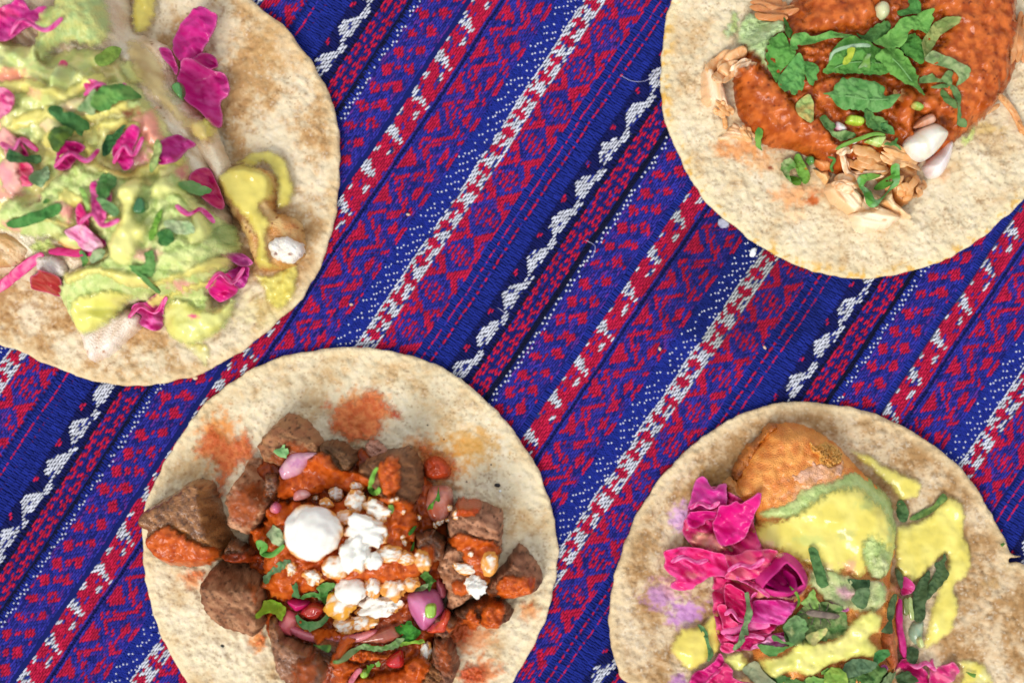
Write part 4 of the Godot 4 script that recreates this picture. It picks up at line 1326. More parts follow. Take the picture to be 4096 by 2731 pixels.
	shred("small fibres crossing under the hooked leaf", RD, "430,1000,24 520,1080,30 640,1120,26", 4, 50.0, cream)
	shred("ragged chicken shred right of the salsa at the photo's edge", RB, "2270,870,14 2290,620,34 2290,380,40 2340,120,30", 6, 70.0, {c = "e4b080", c2 = "c47c40"})
	shred("pale chicken shred lying on the left salsa's upper edge", RA, "420,900,40 520,820,44 640,760,44 740,700,30", 5, 46.0, cream)
	shred("orange chicken shred poking from the left salsa's lower edge", RC, "560,180,30 640,280,34 760,420,24", 4, 40.0, amber)
	shred("chicken shred crossing the salsa's lower right edge", RB, "1800,1420,24 1880,1320,36 1980,1240,36 2080,1130,24", 5, 44.0, amber)
	shred("amber chicken shred between the salsa patches", RB, "820,1060,30 900,1180,40 1020,1290,34", 4, 44.0, brown)
	shred("short cream chicken shred left of the scallion end", RC, "1680,540,20 1780,470,34 1900,440,24", 4, 40.0, cream)
	mk("chicken", "small crumpled chicken scrap left of the loop", RC, "1435,700 1500,715 1600,735 1645,800 1580,880 1520,850 1500,790", {t = 40.0, c = "ecc084", c2 = "dca060", rag = 8.0})
	mk("chicken", "orange chicken scrap under the salsa's lower tip", RC, "1440,590 1560,565 1680,600 1640,700 1560,720 1480,660", {t = 44.0, c = "dc8c4c", c2 = "c0622c"})
	strip("chicken", "thin orange chicken thread on the right of the tortilla", RB, "2050,1140,20 2140,1230,24 2220,1330,16 2290,1460,14 2340,1600,10", {w = 26.0, th = 22.0, c = "eab27a", c2 = "d08440"})
	strip("chicken", "short chicken thread splitting off at the right edge", RB, "2290,1460,10 2330,1520,12 2400,1640,8 2470,1700,6", {w = 18.0, th = 16.0, c = "e4a868", c2 = "c87c38"})
	# salsa
	mk("salsa", "left patch of dark speckled red salsa over the chicken", RO, "470,390 540,350 600,345 640,400 720,460 790,560 830,600 860,640 930,640 960,700 1030,790 1010,820 960,860 900,850 800,820 700,840 620,800 560,730 520,680 500,580 460,480", {t = 44.0, rag = 14.0, rags = 26.0, fade = [0.0, 1.0, 20.0, 12.0], c = "c6662a", c2 = "9c4412", c3 = "6a240c", k3 = 0.12, n = 18.0, ns = 60.0, cs = 50.0, cn = 0.0})
	mk("salsa", "top middle patch of red salsa by the photo's edge", RO, "780,130 850,80 830,20 850,-60 1240,-60 1250,60 1200,140 1140,180 1050,170 900,190 790,150", {t = 60.0, rag = 14.0, rags = 26.0, fade = [0.0, 1.0, 20.0, 12.0], c = "c6662a", c2 = "9c4412", c3 = "6a240c", k3 = 0.12, n = 18.0, ns = 60.0, cs = 50.0, cn = 0.0})
	mk("salsa", "widest red salsa sheet on the right of the chicken", RO, "1480,100 1550,-60 1960,-60 1990,100 1980,250 1960,400 1900,520 1830,650 1740,720 1690,740 1640,680 1520,640 1440,620 1440,760 1400,760 1310,640 1330,560 1400,450 1480,500 1450,400 1500,300 1560,280 1600,100", {t = 60.0, rag = 14.0, rags = 26.0, fade = [0.0, 1.0, 20.0, 12.0], c = "c6662a", c2 = "9c4412", c3 = "6a240c", k3 = 0.12, n = 18.0, ns = 60.0, cs = 50.0, cn = 0.0})
	mk("salsa", "middle salsa bridge under the central cilantro", RO, "880,470 960,420 1060,410 1200,420 1300,480 1330,560 1290,620 1160,600 1100,560 1000,620 940,610 900,560", {t = 40.0, rag = 14.0, rags = 26.0, fade = [0.0, 1.0, 20.0, 12.0], c = "c6662a", c2 = "9c4412", c3 = "6a240c", k3 = 0.12, n = 18.0, ns = 60.0, cs = 50.0, cn = 0.0})
	mk("salsa", "salsa under the long folded cilantro strip", RO, "800,260 900,240 1000,260 1150,230 1200,300 1100,360 950,320 830,300", {t = 40.0, rag = 14.0, rags = 26.0, fade = [0.0, 1.0, 20.0, 12.0], c = "c6662a", c2 = "9c4412", c3 = "6a240c", k3 = 0.12, n = 18.0, ns = 60.0, cs = 50.0, cn = 0.0})
	# onions
	mk("onion", "upper glossy white onion petal at the salsa's lower right", RD, "920,400 1010,290 1130,200 1290,150 1420,220 1460,290 1370,440 1250,560 1130,612 1000,552 940,480", {t = 110.0, e = 70.0, c = "efe9dc", c2 = "e4dcc4", pct = 0.6, sp = [[1330, 300, 110, 90, "e0d8a0", 0.6]]})
	mk("onion", "lower glossy white onion petal touching the tortilla", RD, "1180,665 1250,560 1370,450 1450,350 1540,370 1512,560 1450,700 1370,790 1240,802 1200,740", {t = 96.0, e = 60.0, c = "f0e4e0", c2 = "e6d4d0", pct = 0.5})
	mk("onion", "salsa smeared onion petal behind the white ones", RD, "1040,205 1100,110 1250,40 1295,140 1130,205", {t = 60.0, c = "d8a890", c2 = "c88460", pct = 0.8})
	mk("onion", "small lilac onion dice below the central cilantro", RC, "1680,205 1720,130 1830,190 1822,250 1712,262", {t = 34.0, c = "e2dcd8", pct = 0.8})
	mk("onion", "tiny white onion sliver beside the scallion", RC, "1900,405 1940,330 1982,322 1962,382", {t = 30.0, c = "ece6dc", pct = 0.8})
	mk("onion", "white onion piece in the gap at the top edge", RB, "560,90 640,20 720,60 730,170 660,240 590,210", {t = 40.0, c = "d8d6ac", c2 = "c4c494", pct = 0.9})
	mk("guacamole", "small guacamole drip right of the white onions", RD, "1560,350 1640,290 1740,200 1765,260 1742,370 1650,452 1565,430", {t = 40.0, c = "c0cc78", c2 = "b0be68"})
	mk("scallion", "bright lime scallion dice below the central cilantro", RC, "1825,160 1830,100 1870,52 2032,90 2012,182", {c = "b4cc3c", c2 = "9cba34", t = 40.0, pct = 0.8})
	mk("scallion", "white and green scallion end above the curled loop", RD, "440,375 560,320 700,318 640,442 600,440 520,410", {c = "c8d888", c2 = "8cb440", t = 34.0, pct = 0.8})
	mk("scallion", "yellow green stem end in the salsa centre", RB, "1000,1240 1060,1220 1150,1280 1110,1330 1010,1300", {c = "c4ba64", t = 30.0, pct = 0.8})
	# cilantro
	mk("leaf", "dark cilantro sliver standing at the guacamole's edge", RA, "1065,205 1110,260 1150,350 1170,400 1130,470 1080,400 1075,300", {c = "2f5c2a", c2 = "3c6c34", rag = 0.0})
	mk("leaf", "deep green leaf tucked under the cilantro pile's top", RB, "340,400 450,420 520,340 700,260 760,320 680,420 520,510 400,460", {c = "3e7440", c2 = "4c844c"})
	thing("cilantro_leaf", "large three lobed serrated cilantro leaf lying on the guacamole", "cilantro", "cilantro leaves", [
		mk("leaf", "", RA, "850,640 885,625 850,560 900,545 870,500 920,480 900,440 950,440 1010,395 1060,380 1100,440 1150,540 1205,640 1150,740 1040,850 1000,940 960,1010 930,930 890,850 860,800 885,760 845,710", {c = "4d9448", c2 = "5aa054", rag = 0.0, fold = [-60, 8.0, 140.0, 0.0], name = "leaflet"}),
		mk("leaf", "", RA, "1060,860 1150,740 1240,640 1300,700 1312,760 1325,860 1330,960 1310,1060 1290,1085 1250,1055 1240,1110 1200,1145 1150,1135 1125,1040 1110,1100 1060,1120 1040,1090 1010,1060 985,1010 1000,930", {c = "4f9858", c2 = "5ea660", rag = 0.0, name = "leaflet"}),
		mk("leaf", "", RA, "1300,740 1350,730 1440,760 1490,860 1450,900 1470,970 1430,975 1405,1040 1370,1020 1340,960 1310,850", {c = "58a058", c2 = "4c9050", rag = 0.0, name = "leaflet"}),
	])
	mk("leaf", "long folded cilantro strip above the salsa gap", RA, "1150,470 1200,400 1300,390 1400,440 1500,420 1640,380 1760,400 1920,440 1900,470 1650,460 1500,500 1400,540 1280,555 1230,510 1230,600 1190,610 1150,560", {c = "6cae66", c2 = "58a058", fold = [70, 8.0, 60.0, 0.0], rag = 0.0, lift = 14.0})
	var broad := mk("leaf", "broad flat cilantro leaf in the pile's centre", RB, "0,780 20,650 160,490 330,460 520,530 680,620 760,800 720,880 600,910 500,900 350,880 200,890 60,882 -40,900 -60,830", {c = "4a9048", c2 = "5a9e52", lift = 12.0, fold = [-30, 9.0, 170.0, 0.0]})
	vein(broad, RB, "40,840,1 220,760,2 420,740,2 640,760,1")
	var jagged := mk("leaf", "wide jagged cilantro leaf lowest in the pile", RB, "-60,1120 -10,1110 70,1100 75,1030 130,990 180,930 210,960 330,925 460,965 600,1000 680,1060 682,1135 830,1150 760,1280 680,1310 600,1332 380,1312 160,1292 60,1230 20,1170", {c = "62a266", c2 = "4f9254", lift = 12.0})
	vein(jagged, RB, "0,1170,1 220,1150,2 460,1190,2 740,1190,1")
	mk("leaf", "cupped cilantro leaf at the right of the pile", RB, "860,560 960,430 1050,400 1120,500 1150,620 1112,775 1000,700", {c = "4a8c44", c2 = "3c7a3a", lift = 14.0})
	var pointed := mk("leaf", "pointed cilantro leaf running down to the right", RB, "570,690 700,560 860,570 960,680 1060,830 1075,900 1100,905 1070,970 1140,1170 1080,1120 1000,1060 830,920 720,840 640,760", {c = "55984c", c2 = "64a858", lift = 22.0, fold = [-45, 9.0, 100.0, 1.0]})
	vein(pointed, RB, "700,640,1 860,780,2 1000,960,2 1110,1120,1")
	mk("leaf", "highest cilantro leaf sloping up to the right", RB, "520,510 680,420 820,300 860,230 950,200 1080,170 1130,130 1200,120 1255,140 1240,190 1285,215 1260,290 1225,400 1150,360 1050,350 970,380 940,480 880,560 700,592 600,562", {c = "5a9e52", c2 = "6aae60", lift = 26.0, fold = [-20, 12.0, 150.0, 0.8]})
	mk("leaf", "small upright cilantro tip at the top edge", RB, "830,140 970,90 965,0 1060,-30 1110,110 1080,172 960,190 870,205", {c = "4c9250", c2 = "3e7e40", lift = 10.0, rag = 0.0})
	mk("leaf", "pale square cut leaf right of the pile", RB, "1115,520 1240,330 1290,262 1420,200 1562,240 1550,300 1360,420 1270,570 1150,720 1140,620", {c = "8aa66c", c2 = "6c9058", rag = 0.0, curved = false, lift = 8.0})
	mk("leaf", "veined pale leaf strip below the square cut one", RB, "1160,720 1270,600 1400,660 1580,760 1700,830 1690,930 1540,1042 1560,930 1480,850 1300,780", {c = "86aa80", c2 = "6c9868", rag = 0.0})
	mk("leaf", "bent dark leaf strip hanging over the right salsa", RB, "1220,1050 1300,1035 1440,1020 1530,1070 1580,1150 1582,1280 1620,1370 1700,1440 1712,1505 1600,1470 1550,1330 1480,1130 1420,1070 1300,1082", {c = "4c7c4c", c2 = "638f62", rag = 0.0})
	mk("leaf", "short leaf strip just inside the bent one", RB, "1350,1080 1420,1100 1530,1240 1552,1300 1460,1262 1380,1170", {c = "44703f", c2 = "547f50", rag = 0.0})
	mk("leaf", "crinkled leaf piece between pile and bent strip", RB, "1100,980 1150,910 1250,890 1340,960 1400,870 1470,860 1490,960 1480,1020 1400,1010 1300,1000 1200,990", {c = "527f4e", c2 = "6f9c68"})
	mk("leaf", "light leaf square half sunk in the left salsa", RA, "1220,1240 1370,1120 1402,1180 1432,1260 1422,1450 1380,1482 1230,1380", {c = "8fb878", c2 = "b0b070", rag = 0.0})
	mk("leaf", "crumpled dark leaf beside the lilac onion", RC, "1490,100 1560,60 1640,140 1690,180 1660,260 1800,250 1940,290 1860,350 1740,370 1620,280 1560,220", {c = "41703f", c2 = "79a874"})
	mk("leaf", "finely torn leaf under the jagged leaf", RC, "2010,20 2100,30 2200,90 2300,140 2340,280 2250,270 2150,250 2060,180", {c = "3c7040", c2 = "5c9458", rag = 6.0})
	mk("leaf", "small leaf bits right of the torn leaf", RD, "640,150 720,180 800,230 802,290 720,272 640,222", {c = "3c7848", c2 = "4f8c54", rag = 5.0})
	mk("leaf", "feathery leaf bits left of the white onion", RD, "720,380 780,380 850,330 830,400 885,482 800,440 660,420", {c = "4c8c50", c2 = "64a060", rag = 5.0})
	mk("leaf", "green leaf edge wedged left of the lower salsa tip", RC, "700,280 730,235 780,290 782,400 822,482 760,450 720,350", {c = "3f7c38", c2 = "6cac58"})
	mk("leaf", "curled leaf half of a pair under the left salsa", RC, "1030,680 1060,600 1140,580 1190,660 1202,710 1135,730 1120,800 1160,890 1080,820 1040,750", {c = "8cb484", c2 = "5a9450", cup = 14.0})
	mk("leaf", "flat leaf half of a pair with an orange spot", RC, "1180,640 1210,530 1270,560 1340,700 1385,820 1320,895 1260,830 1210,710", {c = "5c9a42", c2 = "6cac50", rag = 0.0, sp = [[1310, 715, 26, 22, "c87828", 0.8]]})
	mk("leaf", "dark inner curl between the leaf pair", RC, "1120,800 1190,790 1265,840 1262,900 1180,890", {c = "3a6a1e", c2 = "4a7c2a", rag = 0.0, lift = 0.0})
	mk("scallion", "short green stem above the leaf pair", RC, "1340,560 1412,570 1412,662 1340,652", {c = "4f8c40", c2 = "44803a"})
	mk("leaf", "open hooked cilantro leaf on the biggest chicken", RD, "330,830 400,790 470,850 440,900 540,960 560,1080 660,1040 730,960 765,850 715,690 795,675 845,760 825,900 740,975 640,1090 565,1165 500,1175 450,1100 440,1000 360,900", {c = "58a850", c2 = "78b888", rag = 0.0, lift = 14.0})
	mk("leaf", "dark folded leaf inside the hooked leaf", RD, "565,945 620,860 740,790 742,830 642,870 745,880 662,952", {c = "3c7c2c", c2 = "48883a", rag = 0.0, lift = 10.0})
	mk("leaf", "narrow leaf blade at the hooked leaf's upper left", RD, "370,790 480,770 640,790 600,815 470,850 420,830", {c = "5c9c4c", rag = 0.0})
	strip("leaf", "curved green stem over the scallion end", RD, "100,470,14 240,400,22 400,340,24 560,290,22 690,300,16", {w = 16.0, th = 8.0, c = "64903c", c2 = "7ca84c"})
	strip("leaf", "forked thin stem right of the small chicken scrap", RC, "1600,560,14 1680,590,20 1700,650,20 1650,750,12", {w = 12.0, th = 6.0, c = "4c8038", c2 = "5c9048"})
	strip("leaf", "pale grey green stem lying over the broad leaf", RB, "30,720,24 80,620,26 250,560,26 420,540,26 515,555,24", {w = 14.0, th = 8.0, c = "a8c0a0", c2 = "8cae88"})
	mk("leaf", "yellow green leaf scrap on the broad leaf", RB, "230,590 310,590 300,690 250,760 185,772 200,690 240,660", {c = "a0c04a", c2 = "88b040", rag = 0.0, lift = 8.0})
	mk("leaf", "blue green sprig scrap on the broad leaf", RB, "460,660 500,650 505,740 500,820 440,800 370,835 400,760", {c = "74a080", rag = 3.0, lift = 8.0})


# ---------------------------------------------------------------- battered fish taco

func fried_fish_taco() -> void:
	taco = "battered fish taco"
	var batter := {mat = "batter", an = [], c = "e09440", c2 = "c46c20", c3 = "9a4c14", n = 8.0, ns = 50.0, cs = 70.0}
	# on the tortilla
	mk("crema", "long yellow crema tongue pointing right above the others", QB, "250,400 380,420 520,470 640,560 800,640 900,690 1050,740 1140,800 1150,870 1080,990 940,1030 830,1012 740,880 600,760 480,640 350,560", {t = 26.0})
	mk("crema", "big branching yellow crema pool right of the fish", QO, "1600,720 1700,690 1780,640 1840,580 1900,540 1960,570 2000,650 1990,740 2020,830 2032,900 2010,990 1940,1040 1962,1140 1925,1280 1850,1350 1760,1395 1765,1280 1790,1150 1860,980 1880,870 1800,950 1720,1020 1680,1050 1630,1000 1600,900", {t = 30.0, n = 8.0})
	mk("crema", "smooth oval yellow crema dollop at the left", QC, "220,1120 240,1050 320,950 350,870 520,860 640,830 700,740 820,690 860,800 870,1000 850,1160 760,1260 660,1340 560,1400 500,1445 380,1370 290,1270 240,1200", {t = 52.0, e = 90.0, c = "e6d46a", c2 = "dcca5c"})
	mk("crema", "faint yellow crema smear at the bottom right", QD, "1480,1290 1700,1270 1850,1310 1950,1420 2000,1600 1560,1600 1600,1450 1560,1360", {t = 12.0, e = 40.0, c = "d8cf84"})
	# fish
	var fillet := mk("fish", "big golden battered fish fillet with smooth curved top", QO, "690,600 700,520 760,420 800,340 870,260 930,180 1000,157 1100,160 1200,200 1290,260 1350,320 1420,400 1500,480 1580,560 1615,680 1620,850 1600,1000 1640,1100 1640,1300 1620,1500 1500,1680 1100,1700 900,1600 830,1300 800,1000 790,800 860,680 780,620", {t = 140.0, e = 130.0, mat = "batter", an = [], c = "ee9e48", c2 = "d87c2c", c3 = "b86a24", n = 17.0, ns = 60.0, cs = 56.0, k3 = 0.05, name = "fish_fillet", up = 60.0, sp = [[1180, 520, 260, 120, "e8b48c", 0.7], [1500, 400, 60, 180, "c87838", 0.7], [1150, 215, 260, 40, "d88a38", 0.7]]})
	mk_part(fillet, "dark crisp batter ridge along the fillet's left edge", "fish", QA, "990,745 1060,560 1150,420 1180,370 1330,250 1440,110 1545,130 1500,210 1350,340 1270,520 1170,650 1080,800 1020,800", batter.merged({t = 36.0, e = 20.0, n = 16.0, ns = 16.0, c = "bc6c1c", c2 = "94480e", rag = 8.0, name = "batter_ridge", pct = 0.5}, true))
	mk_part(fillet, "small knob of batter at the ridge's lower end", "fish", QA, "878,900 920,800 990,750 1070,860 1142,980 1062,1012 960,1062 890,1072", batter.merged({t = 70.0, e = 40.0, n = 12.0, ns = 22.0, c = "d09a5c", c2 = "b06c28", name = "batter_knob", pct = 0.6}, true))
	mk_part(fillet, "rough frothy batter crust on the fillet's shoulder", "fish", QA, "1880,330 2050,345 2160,318 2295,375 2310,450 2330,560 2220,580 2100,640 2000,520", batter.merged({block = false, t = 18.0, e = 14.0, n = 20.0, ns = 10.0, c = "eeb054", c2 = "dc9438", c3 = "c07c30", rag = 12.0, name = "batter_crust", sm = 8.0}, true))
	mk_part(fillet, "pale pinkish bare patch of batter near the guacamole", "fish", QA, "1700,760 1880,640 1960,560 2080,600 2200,620 2340,560 2350,680 2200,760 2000,800 1900,840", batter.merged({block = false, t = 10.0, e = 40.0, c = "dca888", c2 = "d0925c", n = 8.0, ns = 24.0, rag = 12.0, name = "batter_patch", sm = 8.0}, true))
	mk("fish", "orange fish flank showing between the right cabbage strips", QD, "640,950 770,880 800,1100 830,1300 760,1400 690,1260 640,1120", batter.merged({t = 60.0, c = "c06a34", c2 = "a04c20", name = "fish_flank", pct = 0.8}, true))
	# guacamole and crema on the fish
	mk("guacamole", "chunky guacamole layer on the battered fillet", QO, "850,640 960,600 1040,570 1100,510 1200,480 1300,450 1380,405 1450,440 1520,490 1590,560 1618,700 1610,850 1560,990 1500,1010 1400,900 1300,760 1100,690 900,680", {t = 18.0, n = 10.0, ns = 26.0, c = "c8d88c", c2 = "b0c678", thin = true})
	mk("crema", "broad yellow crema sheet over the guacamole", QO, "760,800 800,740 860,680 960,665 1050,640 1120,590 1200,530 1300,490 1420,490 1480,545 1540,590 1590,680 1610,780 1590,880 1540,830 1480,790 1450,850 1465,950 1400,1010 1330,960 1300,1030 1240,980 1180,960 1120,930 1000,880 930,850 830,870 770,850", {t = 26.0, n = 5.0, ns = 90.0, sm = 36.0, fade = [0.0, 0.96, 34.0, 20.0], sp = [[1560, 720, 80, 190, "b8c87c", 0.8], [1100, 760, 130, 50, "c4cc70", 0.7], [1400, 560, 90, 50, "a8b868", 0.6], [1280, 720, 70, 50, "a8b070", 0.5], [1310, 900, 60, 50, "e0a088", 0.7], [860, 800, 80, 50, "e8a890", 0.7], [1180, 900, 60, 40, "e0c080", 0.5]]})
	mk("guacamole", "pale guacamole lumps at the fillet's right edge", QD, "500,60 620,20 720,60 740,180 700,280 620,330 520,320 500,200", {t = 24.0, n = 12.0, ns = 26.0, c = "ccd298", c2 = "b4c07c"})
	# cabbage
	mk("cabbage", "crinkled magenta cabbage clump under the upper left leaves", QO, "480,640 540,520 640,500 760,560 830,660 850,780 900,900 820,1000 700,980 560,880 460,760", {c = "d01a70", c2 = "ee6090", n = 44.0, ns = 46.0, t = 20.0, lift = 6.0, fold = [40, 20.0, 90.0, 0.0], sp = [[560, 800, 120, 70, "f0a090", 0.6], [820, 900, 120, 80, "ee9c88", 0.6]]})
	mk("cabbage", "crinkled cabbage clump beneath the pink stick", QO, "640,960 780,900 920,960 1040,1040 1000,1180 900,1290 820,1400 680,1380 630,1220", {c = "c8145e", c2 = "e84880", n = 44.0, ns = 44.0, t = 18.0, lift = 4.0, fold = [70, 18.0, 80.0, 0.0]})
	mk("cabbage", "upper curled magenta cabbage leaf with a notch beside the batter knob", QA, "470,1080 500,1000 520,920 560,810 600,760 640,737 690,770 710,830 750,870 820,830 895,808 880,880 880,1000 892,1070 962,1068 830,1100 700,1130 560,1142 460,1142", {c = "d82a92", c2 = "e04aa4", lift = 22.0, fold = [0, 26.0, 150.0, 0.8]})
	mk("cabbage", "small folded cabbage cup with a dark opening", QA, "430,1262 440,1190 470,1150 600,1130 780,1120 820,1180 770,1220 650,1240 640,1290 590,1320 540,1345 470,1340", {c = "e0288a", c2 = "c8187a", lift = 20.0, cup = 26.0})
	mk("crema", "pinkish crema over the cabbage at the left", QO, "480,790 500,750 540,735 620,750 690,810 700,850 650,860 600,842 540,842", {t = 26.0, c = "efb890", c2 = "ea8c8c"})
	mk("cabbage", "largest pointed magenta cabbage leaf over the fillet's left side", QA, "830,1070 910,1060 1000,1000 1090,1060 1200,990 1290,918 1328,930 1310,1020 1290,1100 1240,1250 1190,1400 1150,1480 1040,1560 860,1568 800,1450 770,1300 800,1150", {c = "d8127c", c2 = "e02888", lift = 40.0, fold = [60, 14.0, 160.0, 0.2]})
	mk("cabbage", "wide horizontal magenta cabbage leaf farthest left", QC, "160,0 240,-40 330,-60 450,-70 600,-60 740,-20 880,10 940,120 920,220 900,262 800,270 700,300 640,350 540,392 530,430 500,450 380,462 290,440 240,412 250,370 320,320 240,270 210,240 172,180 190,100", {c = "e0146c", c2 = "e8408c", lift = 26.0, fold = [80, 16.0, 140.0, 0.0], sp = [[500, 240, 120, 60, "f4a090", 0.6]]})
	mk("cabbage", "rose cabbage fold joining the leftmost leaf and the hollow roll", QC, "900,30 1000,60 1100,40 1200,-40 1320,-70 1500,-40 1500,60 1460,160 1380,240 1250,300 1050,340 920,335 900,290 950,200", {c = "d82070", c2 = "ec6c88", lift = 34.0, fold = [30, 22.0, 130.0, 1.0]})
	mk("cabbage", "deep magenta cabbage sheet lining the hollow roll", QC, "1300,360 1450,220 1640,120 1800,220 1880,400 1760,520 1500,520 1340,460", {c = "b8146a", c2 = "a01060", lift = 0.0, fold = [0, 0.0, 100.0, 0.0]})
	strip("cabbage", "rolled magenta cabbage ring round a dark hollow", QC, "1300,400,30 1370,300,40 1500,170,44 1630,70,46 1760,160,46 1840,280,44 1870,390,40 1770,450,36 1660,500,34 1500,500,34 1370,450,32", {w = 74.0, th = 13.0, roll = [64, 70, 62, 70, 64], c = "c41a78", c2 = "dc3c8c"})
	strip("cabbage", "inner cabbage curl inside the hollow roll", QC, "1380,330,14 1480,380,16 1600,440,16 1690,430,18 1700,330,22 1600,220,24", {w = 44.0, th = 12.0, roll = [50, 64, 50], c = "b01068", c2 = "98085a"})
	mk("crema", "peach crema lip below the hollow cabbage roll", QC, "950,250 1060,330 1200,380 1320,420 1400,480 1500,520 1660,520 1780,490 1860,430 1900,470 1800,560 1720,590 1560,560 1420,560 1300,600 1240,560 1200,440 1080,410 960,330", {t = 22.0, c = "f0c490", c2 = "ea9c80", rag = 5.0})
	mk("crema", "pale crema thread along the hollow roll's top", QC, "1500,-20 1640,20 1700,100 1800,150 1940,180 1980,330 1900,420 1860,380 1890,280 1820,200 1720,150 1620,60 1520,80", {t = 20.0, c = "ecd89c", c2 = "f0b490"})
	mk("cabbage", "glossy cabbage piece under the peach crema lip", QC, "1240,640 1310,580 1500,550 1700,580 1760,560 1700,660 1640,740 1560,850 1400,835 1200,862 1190,760", {c = "c82080", c2 = "e058a8", lift = 16.0, fold = [70, 20.0, 120.0, 0.0]})
	mk("cabbage", "upright crimson cabbage leaf left of the narrow herb strip", QC, "910,380 960,370 1010,400 1120,460 1145,600 1130,750 1060,866 1000,830 940,780 900,640 888,500", {c = "c80f58", c2 = "d82468", lift = 14.0, fold = [10, 12.0, 120.0, 0.6]})
	mk("cabbage", "small crimson cabbage tooth left of the pink stick", QC, "815,650 900,620 930,700 960,770 1040,830 1062,880 960,905 860,900 850,800", {c = "d81860", c2 = "ec5080", lift = 10.0})
	strip("cabbage", "light pink cabbage stick lying across under the herb strip", QC, "850,960,22 960,930,28 1100,905,30 1250,880,30 1430,850,26", {w = 36.0, th = 18.0, roll = [10], c = "e84c9c", c2 = "f07cb4"})
	mk("cabbage", "dark cabbage leaf below the pink stick", QC, "1140,1000 1250,970 1400,950 1590,915 1605,980 1450,1000 1380,1060 1300,1150 1200,1210 1105,1185 1130,1080", {c = "c01460", c2 = "a81054", lift = 8.0, fold = [30, 12.0, 100.0, 0.0]})
	mk("cabbage", "pale veined cabbage leaf right of the dark one", QC, "1240,1200 1300,1120 1380,1040 1470,960 1580,970 1680,1060 1560,1110 1450,1140 1330,1180", {c = "d04c94", c2 = "e498bc", lift = 8.0})
	mk("cabbage", "stubby cabbage end above the lower crema tongue", QC, "880,1080 1000,1090 1005,1180 900,1205 835,1155", {c = "d82468", c2 = "e85488"})
	mk("cabbage", "long cabbage blade along the oval dollop's lower right", QC, "470,1600 500,1460 640,1400 760,1300 840,1205 900,1310 860,1400 740,1500 640,1620", {c = "c4126c", c2 = "dc2c84", lift = 12.0, fold = [-40, 10.0, 90.0, 0.0]})
	mk("cabbage", "textured crimson cabbage leaf at the bottom edge", QC, "660,1568 740,1480 830,1380 900,1320 1000,1420 990,1490 1100,1540 1250,1600 640,1640", {c = "c41460", c2 = "d83c78", lift = 10.0})
	strip("cabbage", "tall narrow magenta cabbage strip on the right side", QD, "860,560,26 850,680,34 850,800,36 860,920,36 890,1060,34 905,1180,30 930,1260,20", {w = 30.0, th = 18.0, roll = [20, 30, 10, 24], c = "c01070", c2 = "d83c8c"})
	mk("cabbage", "cabbage scrap above the light green stem", QD, "900,285 960,310 1030,400 1012,470 960,500 890,520 880,420", {c = "b8145c", c2 = "d0408c"})
	mk("cabbage", "pink cabbage fold below the guacamole lumps", QD, "490,380 560,345 640,360 650,480 620,560 570,620 488,580", {c = "d03078", c2 = "e46c94", sp = [[720, 420, 130, 120, "e8b070", 0.9]]})
	mk("crema", "amber crema bead right of the pink fold", QD, "620,430 700,380 790,320 860,390 882,470 860,540 760,520 720,600 640,640 620,540", {t = 30.0, c = "e0ac68", c2 = "dc9c6c"})
	mk("cabbage", "dark cabbage fold at the lower right edge", QD, "750,1370 840,1290 960,1285 1100,1360 1200,1450 1235,1600 1040,1600 1000,1470 880,1420", {c = "b41060", c2 = "cc2470", fold = [40, 16.0, 120.0, 0.0]})
	mk("cabbage", "rosy cabbage piece lowest on the right", QD, "1210,1430 1240,1300 1270,1285 1300,1380 1400,1350 1470,1298 1550,1355 1585,1450 1480,1530 1330,1600 1215,1600", {c = "d42c78", c2 = "e87498", fold = [0, 18.0, 110.0, 0.6]})
	mk("cabbage", "mauve cabbage shred left of the insect's herbs", QD, "-100,380 0,400 100,450 180,570 240,680 140,690 0,570", {c = "b83880", c2 = "cc70a8"})
	mk("cabbage", "violet cabbage tip at the bottom middle", QD, "470,1480 560,1400 660,1330 702,1380 640,1480 560,1545", {c = "b81488", c2 = "902070"})
	strip("cabbage", "thin pink cabbage shred at the foot of the upper curled leaf", QA, "480,1120,24 600,1060,40 720,1100,40 840,1040,30", {w = 21.0, th = 9.0, roll = [20, 60, 10], c = "d8207c", c2 = "f28abc"})
	strip("cabbage", "thin pink cabbage shred curling over the leftmost leaf", QC, "250,120,36 400,60,44 560,120,42 700,90,28", {w = 21.0, th = 9.0, roll = [20, 60, 10], c = "d8207c", c2 = "f28abc"})
	strip("cabbage", "pale ribbed cabbage shred along the rose fold", QC, "940,240,28 1080,150,42 1240,180,42 1380,80,30", {w = 21.0, th = 9.0, roll = [20, 60, 10], c = "d8207c", c2 = "f28abc"})
	strip("cabbage", "magenta cabbage shred hanging off the hollow roll's lower rim", QC, "1280,480,28 1200,560,34 1220,680,28 1160,760,16", {w = 21.0, th = 9.0, roll = [20, 60, 10], c = "d8207c", c2 = "f28abc"})
	strip("cabbage", "pink cabbage shred between crimson leaf and pink stick", QC, "900,760,20 980,700,34 1060,800,30 1180,840,18", {w = 21.0, th = 9.0, roll = [20, 60, 10], c = "d8207c", c2 = "f28abc"})
	strip("cabbage", "deep magenta cabbage shred just below the pink stick", QC, "900,1000,18 1020,1040,26 1200,1000,28 1380,1040,18", {w = 21.0, th = 9.0, roll = [20, 60, 10], c = "d8207c", c2 = "f28abc"})
	strip("cabbage", "rosy cabbage shred lying over the peach crema lip", QC, "1040,300,28 1180,360,36 1320,440,36 1440,540,22", {w = 21.0, th = 9.0, roll = [20, 60, 10], c = "d8207c", c2 = "f28abc"})
	strip("cabbage", "rosy cabbage shred by the lower right cabbage fold", QD, "980,1330,18 1080,1380,28 1180,1330,28 1300,1420,16", {w = 21.0, th = 9.0, roll = [20, 60, 10], c = "d8207c", c2 = "f28abc"})
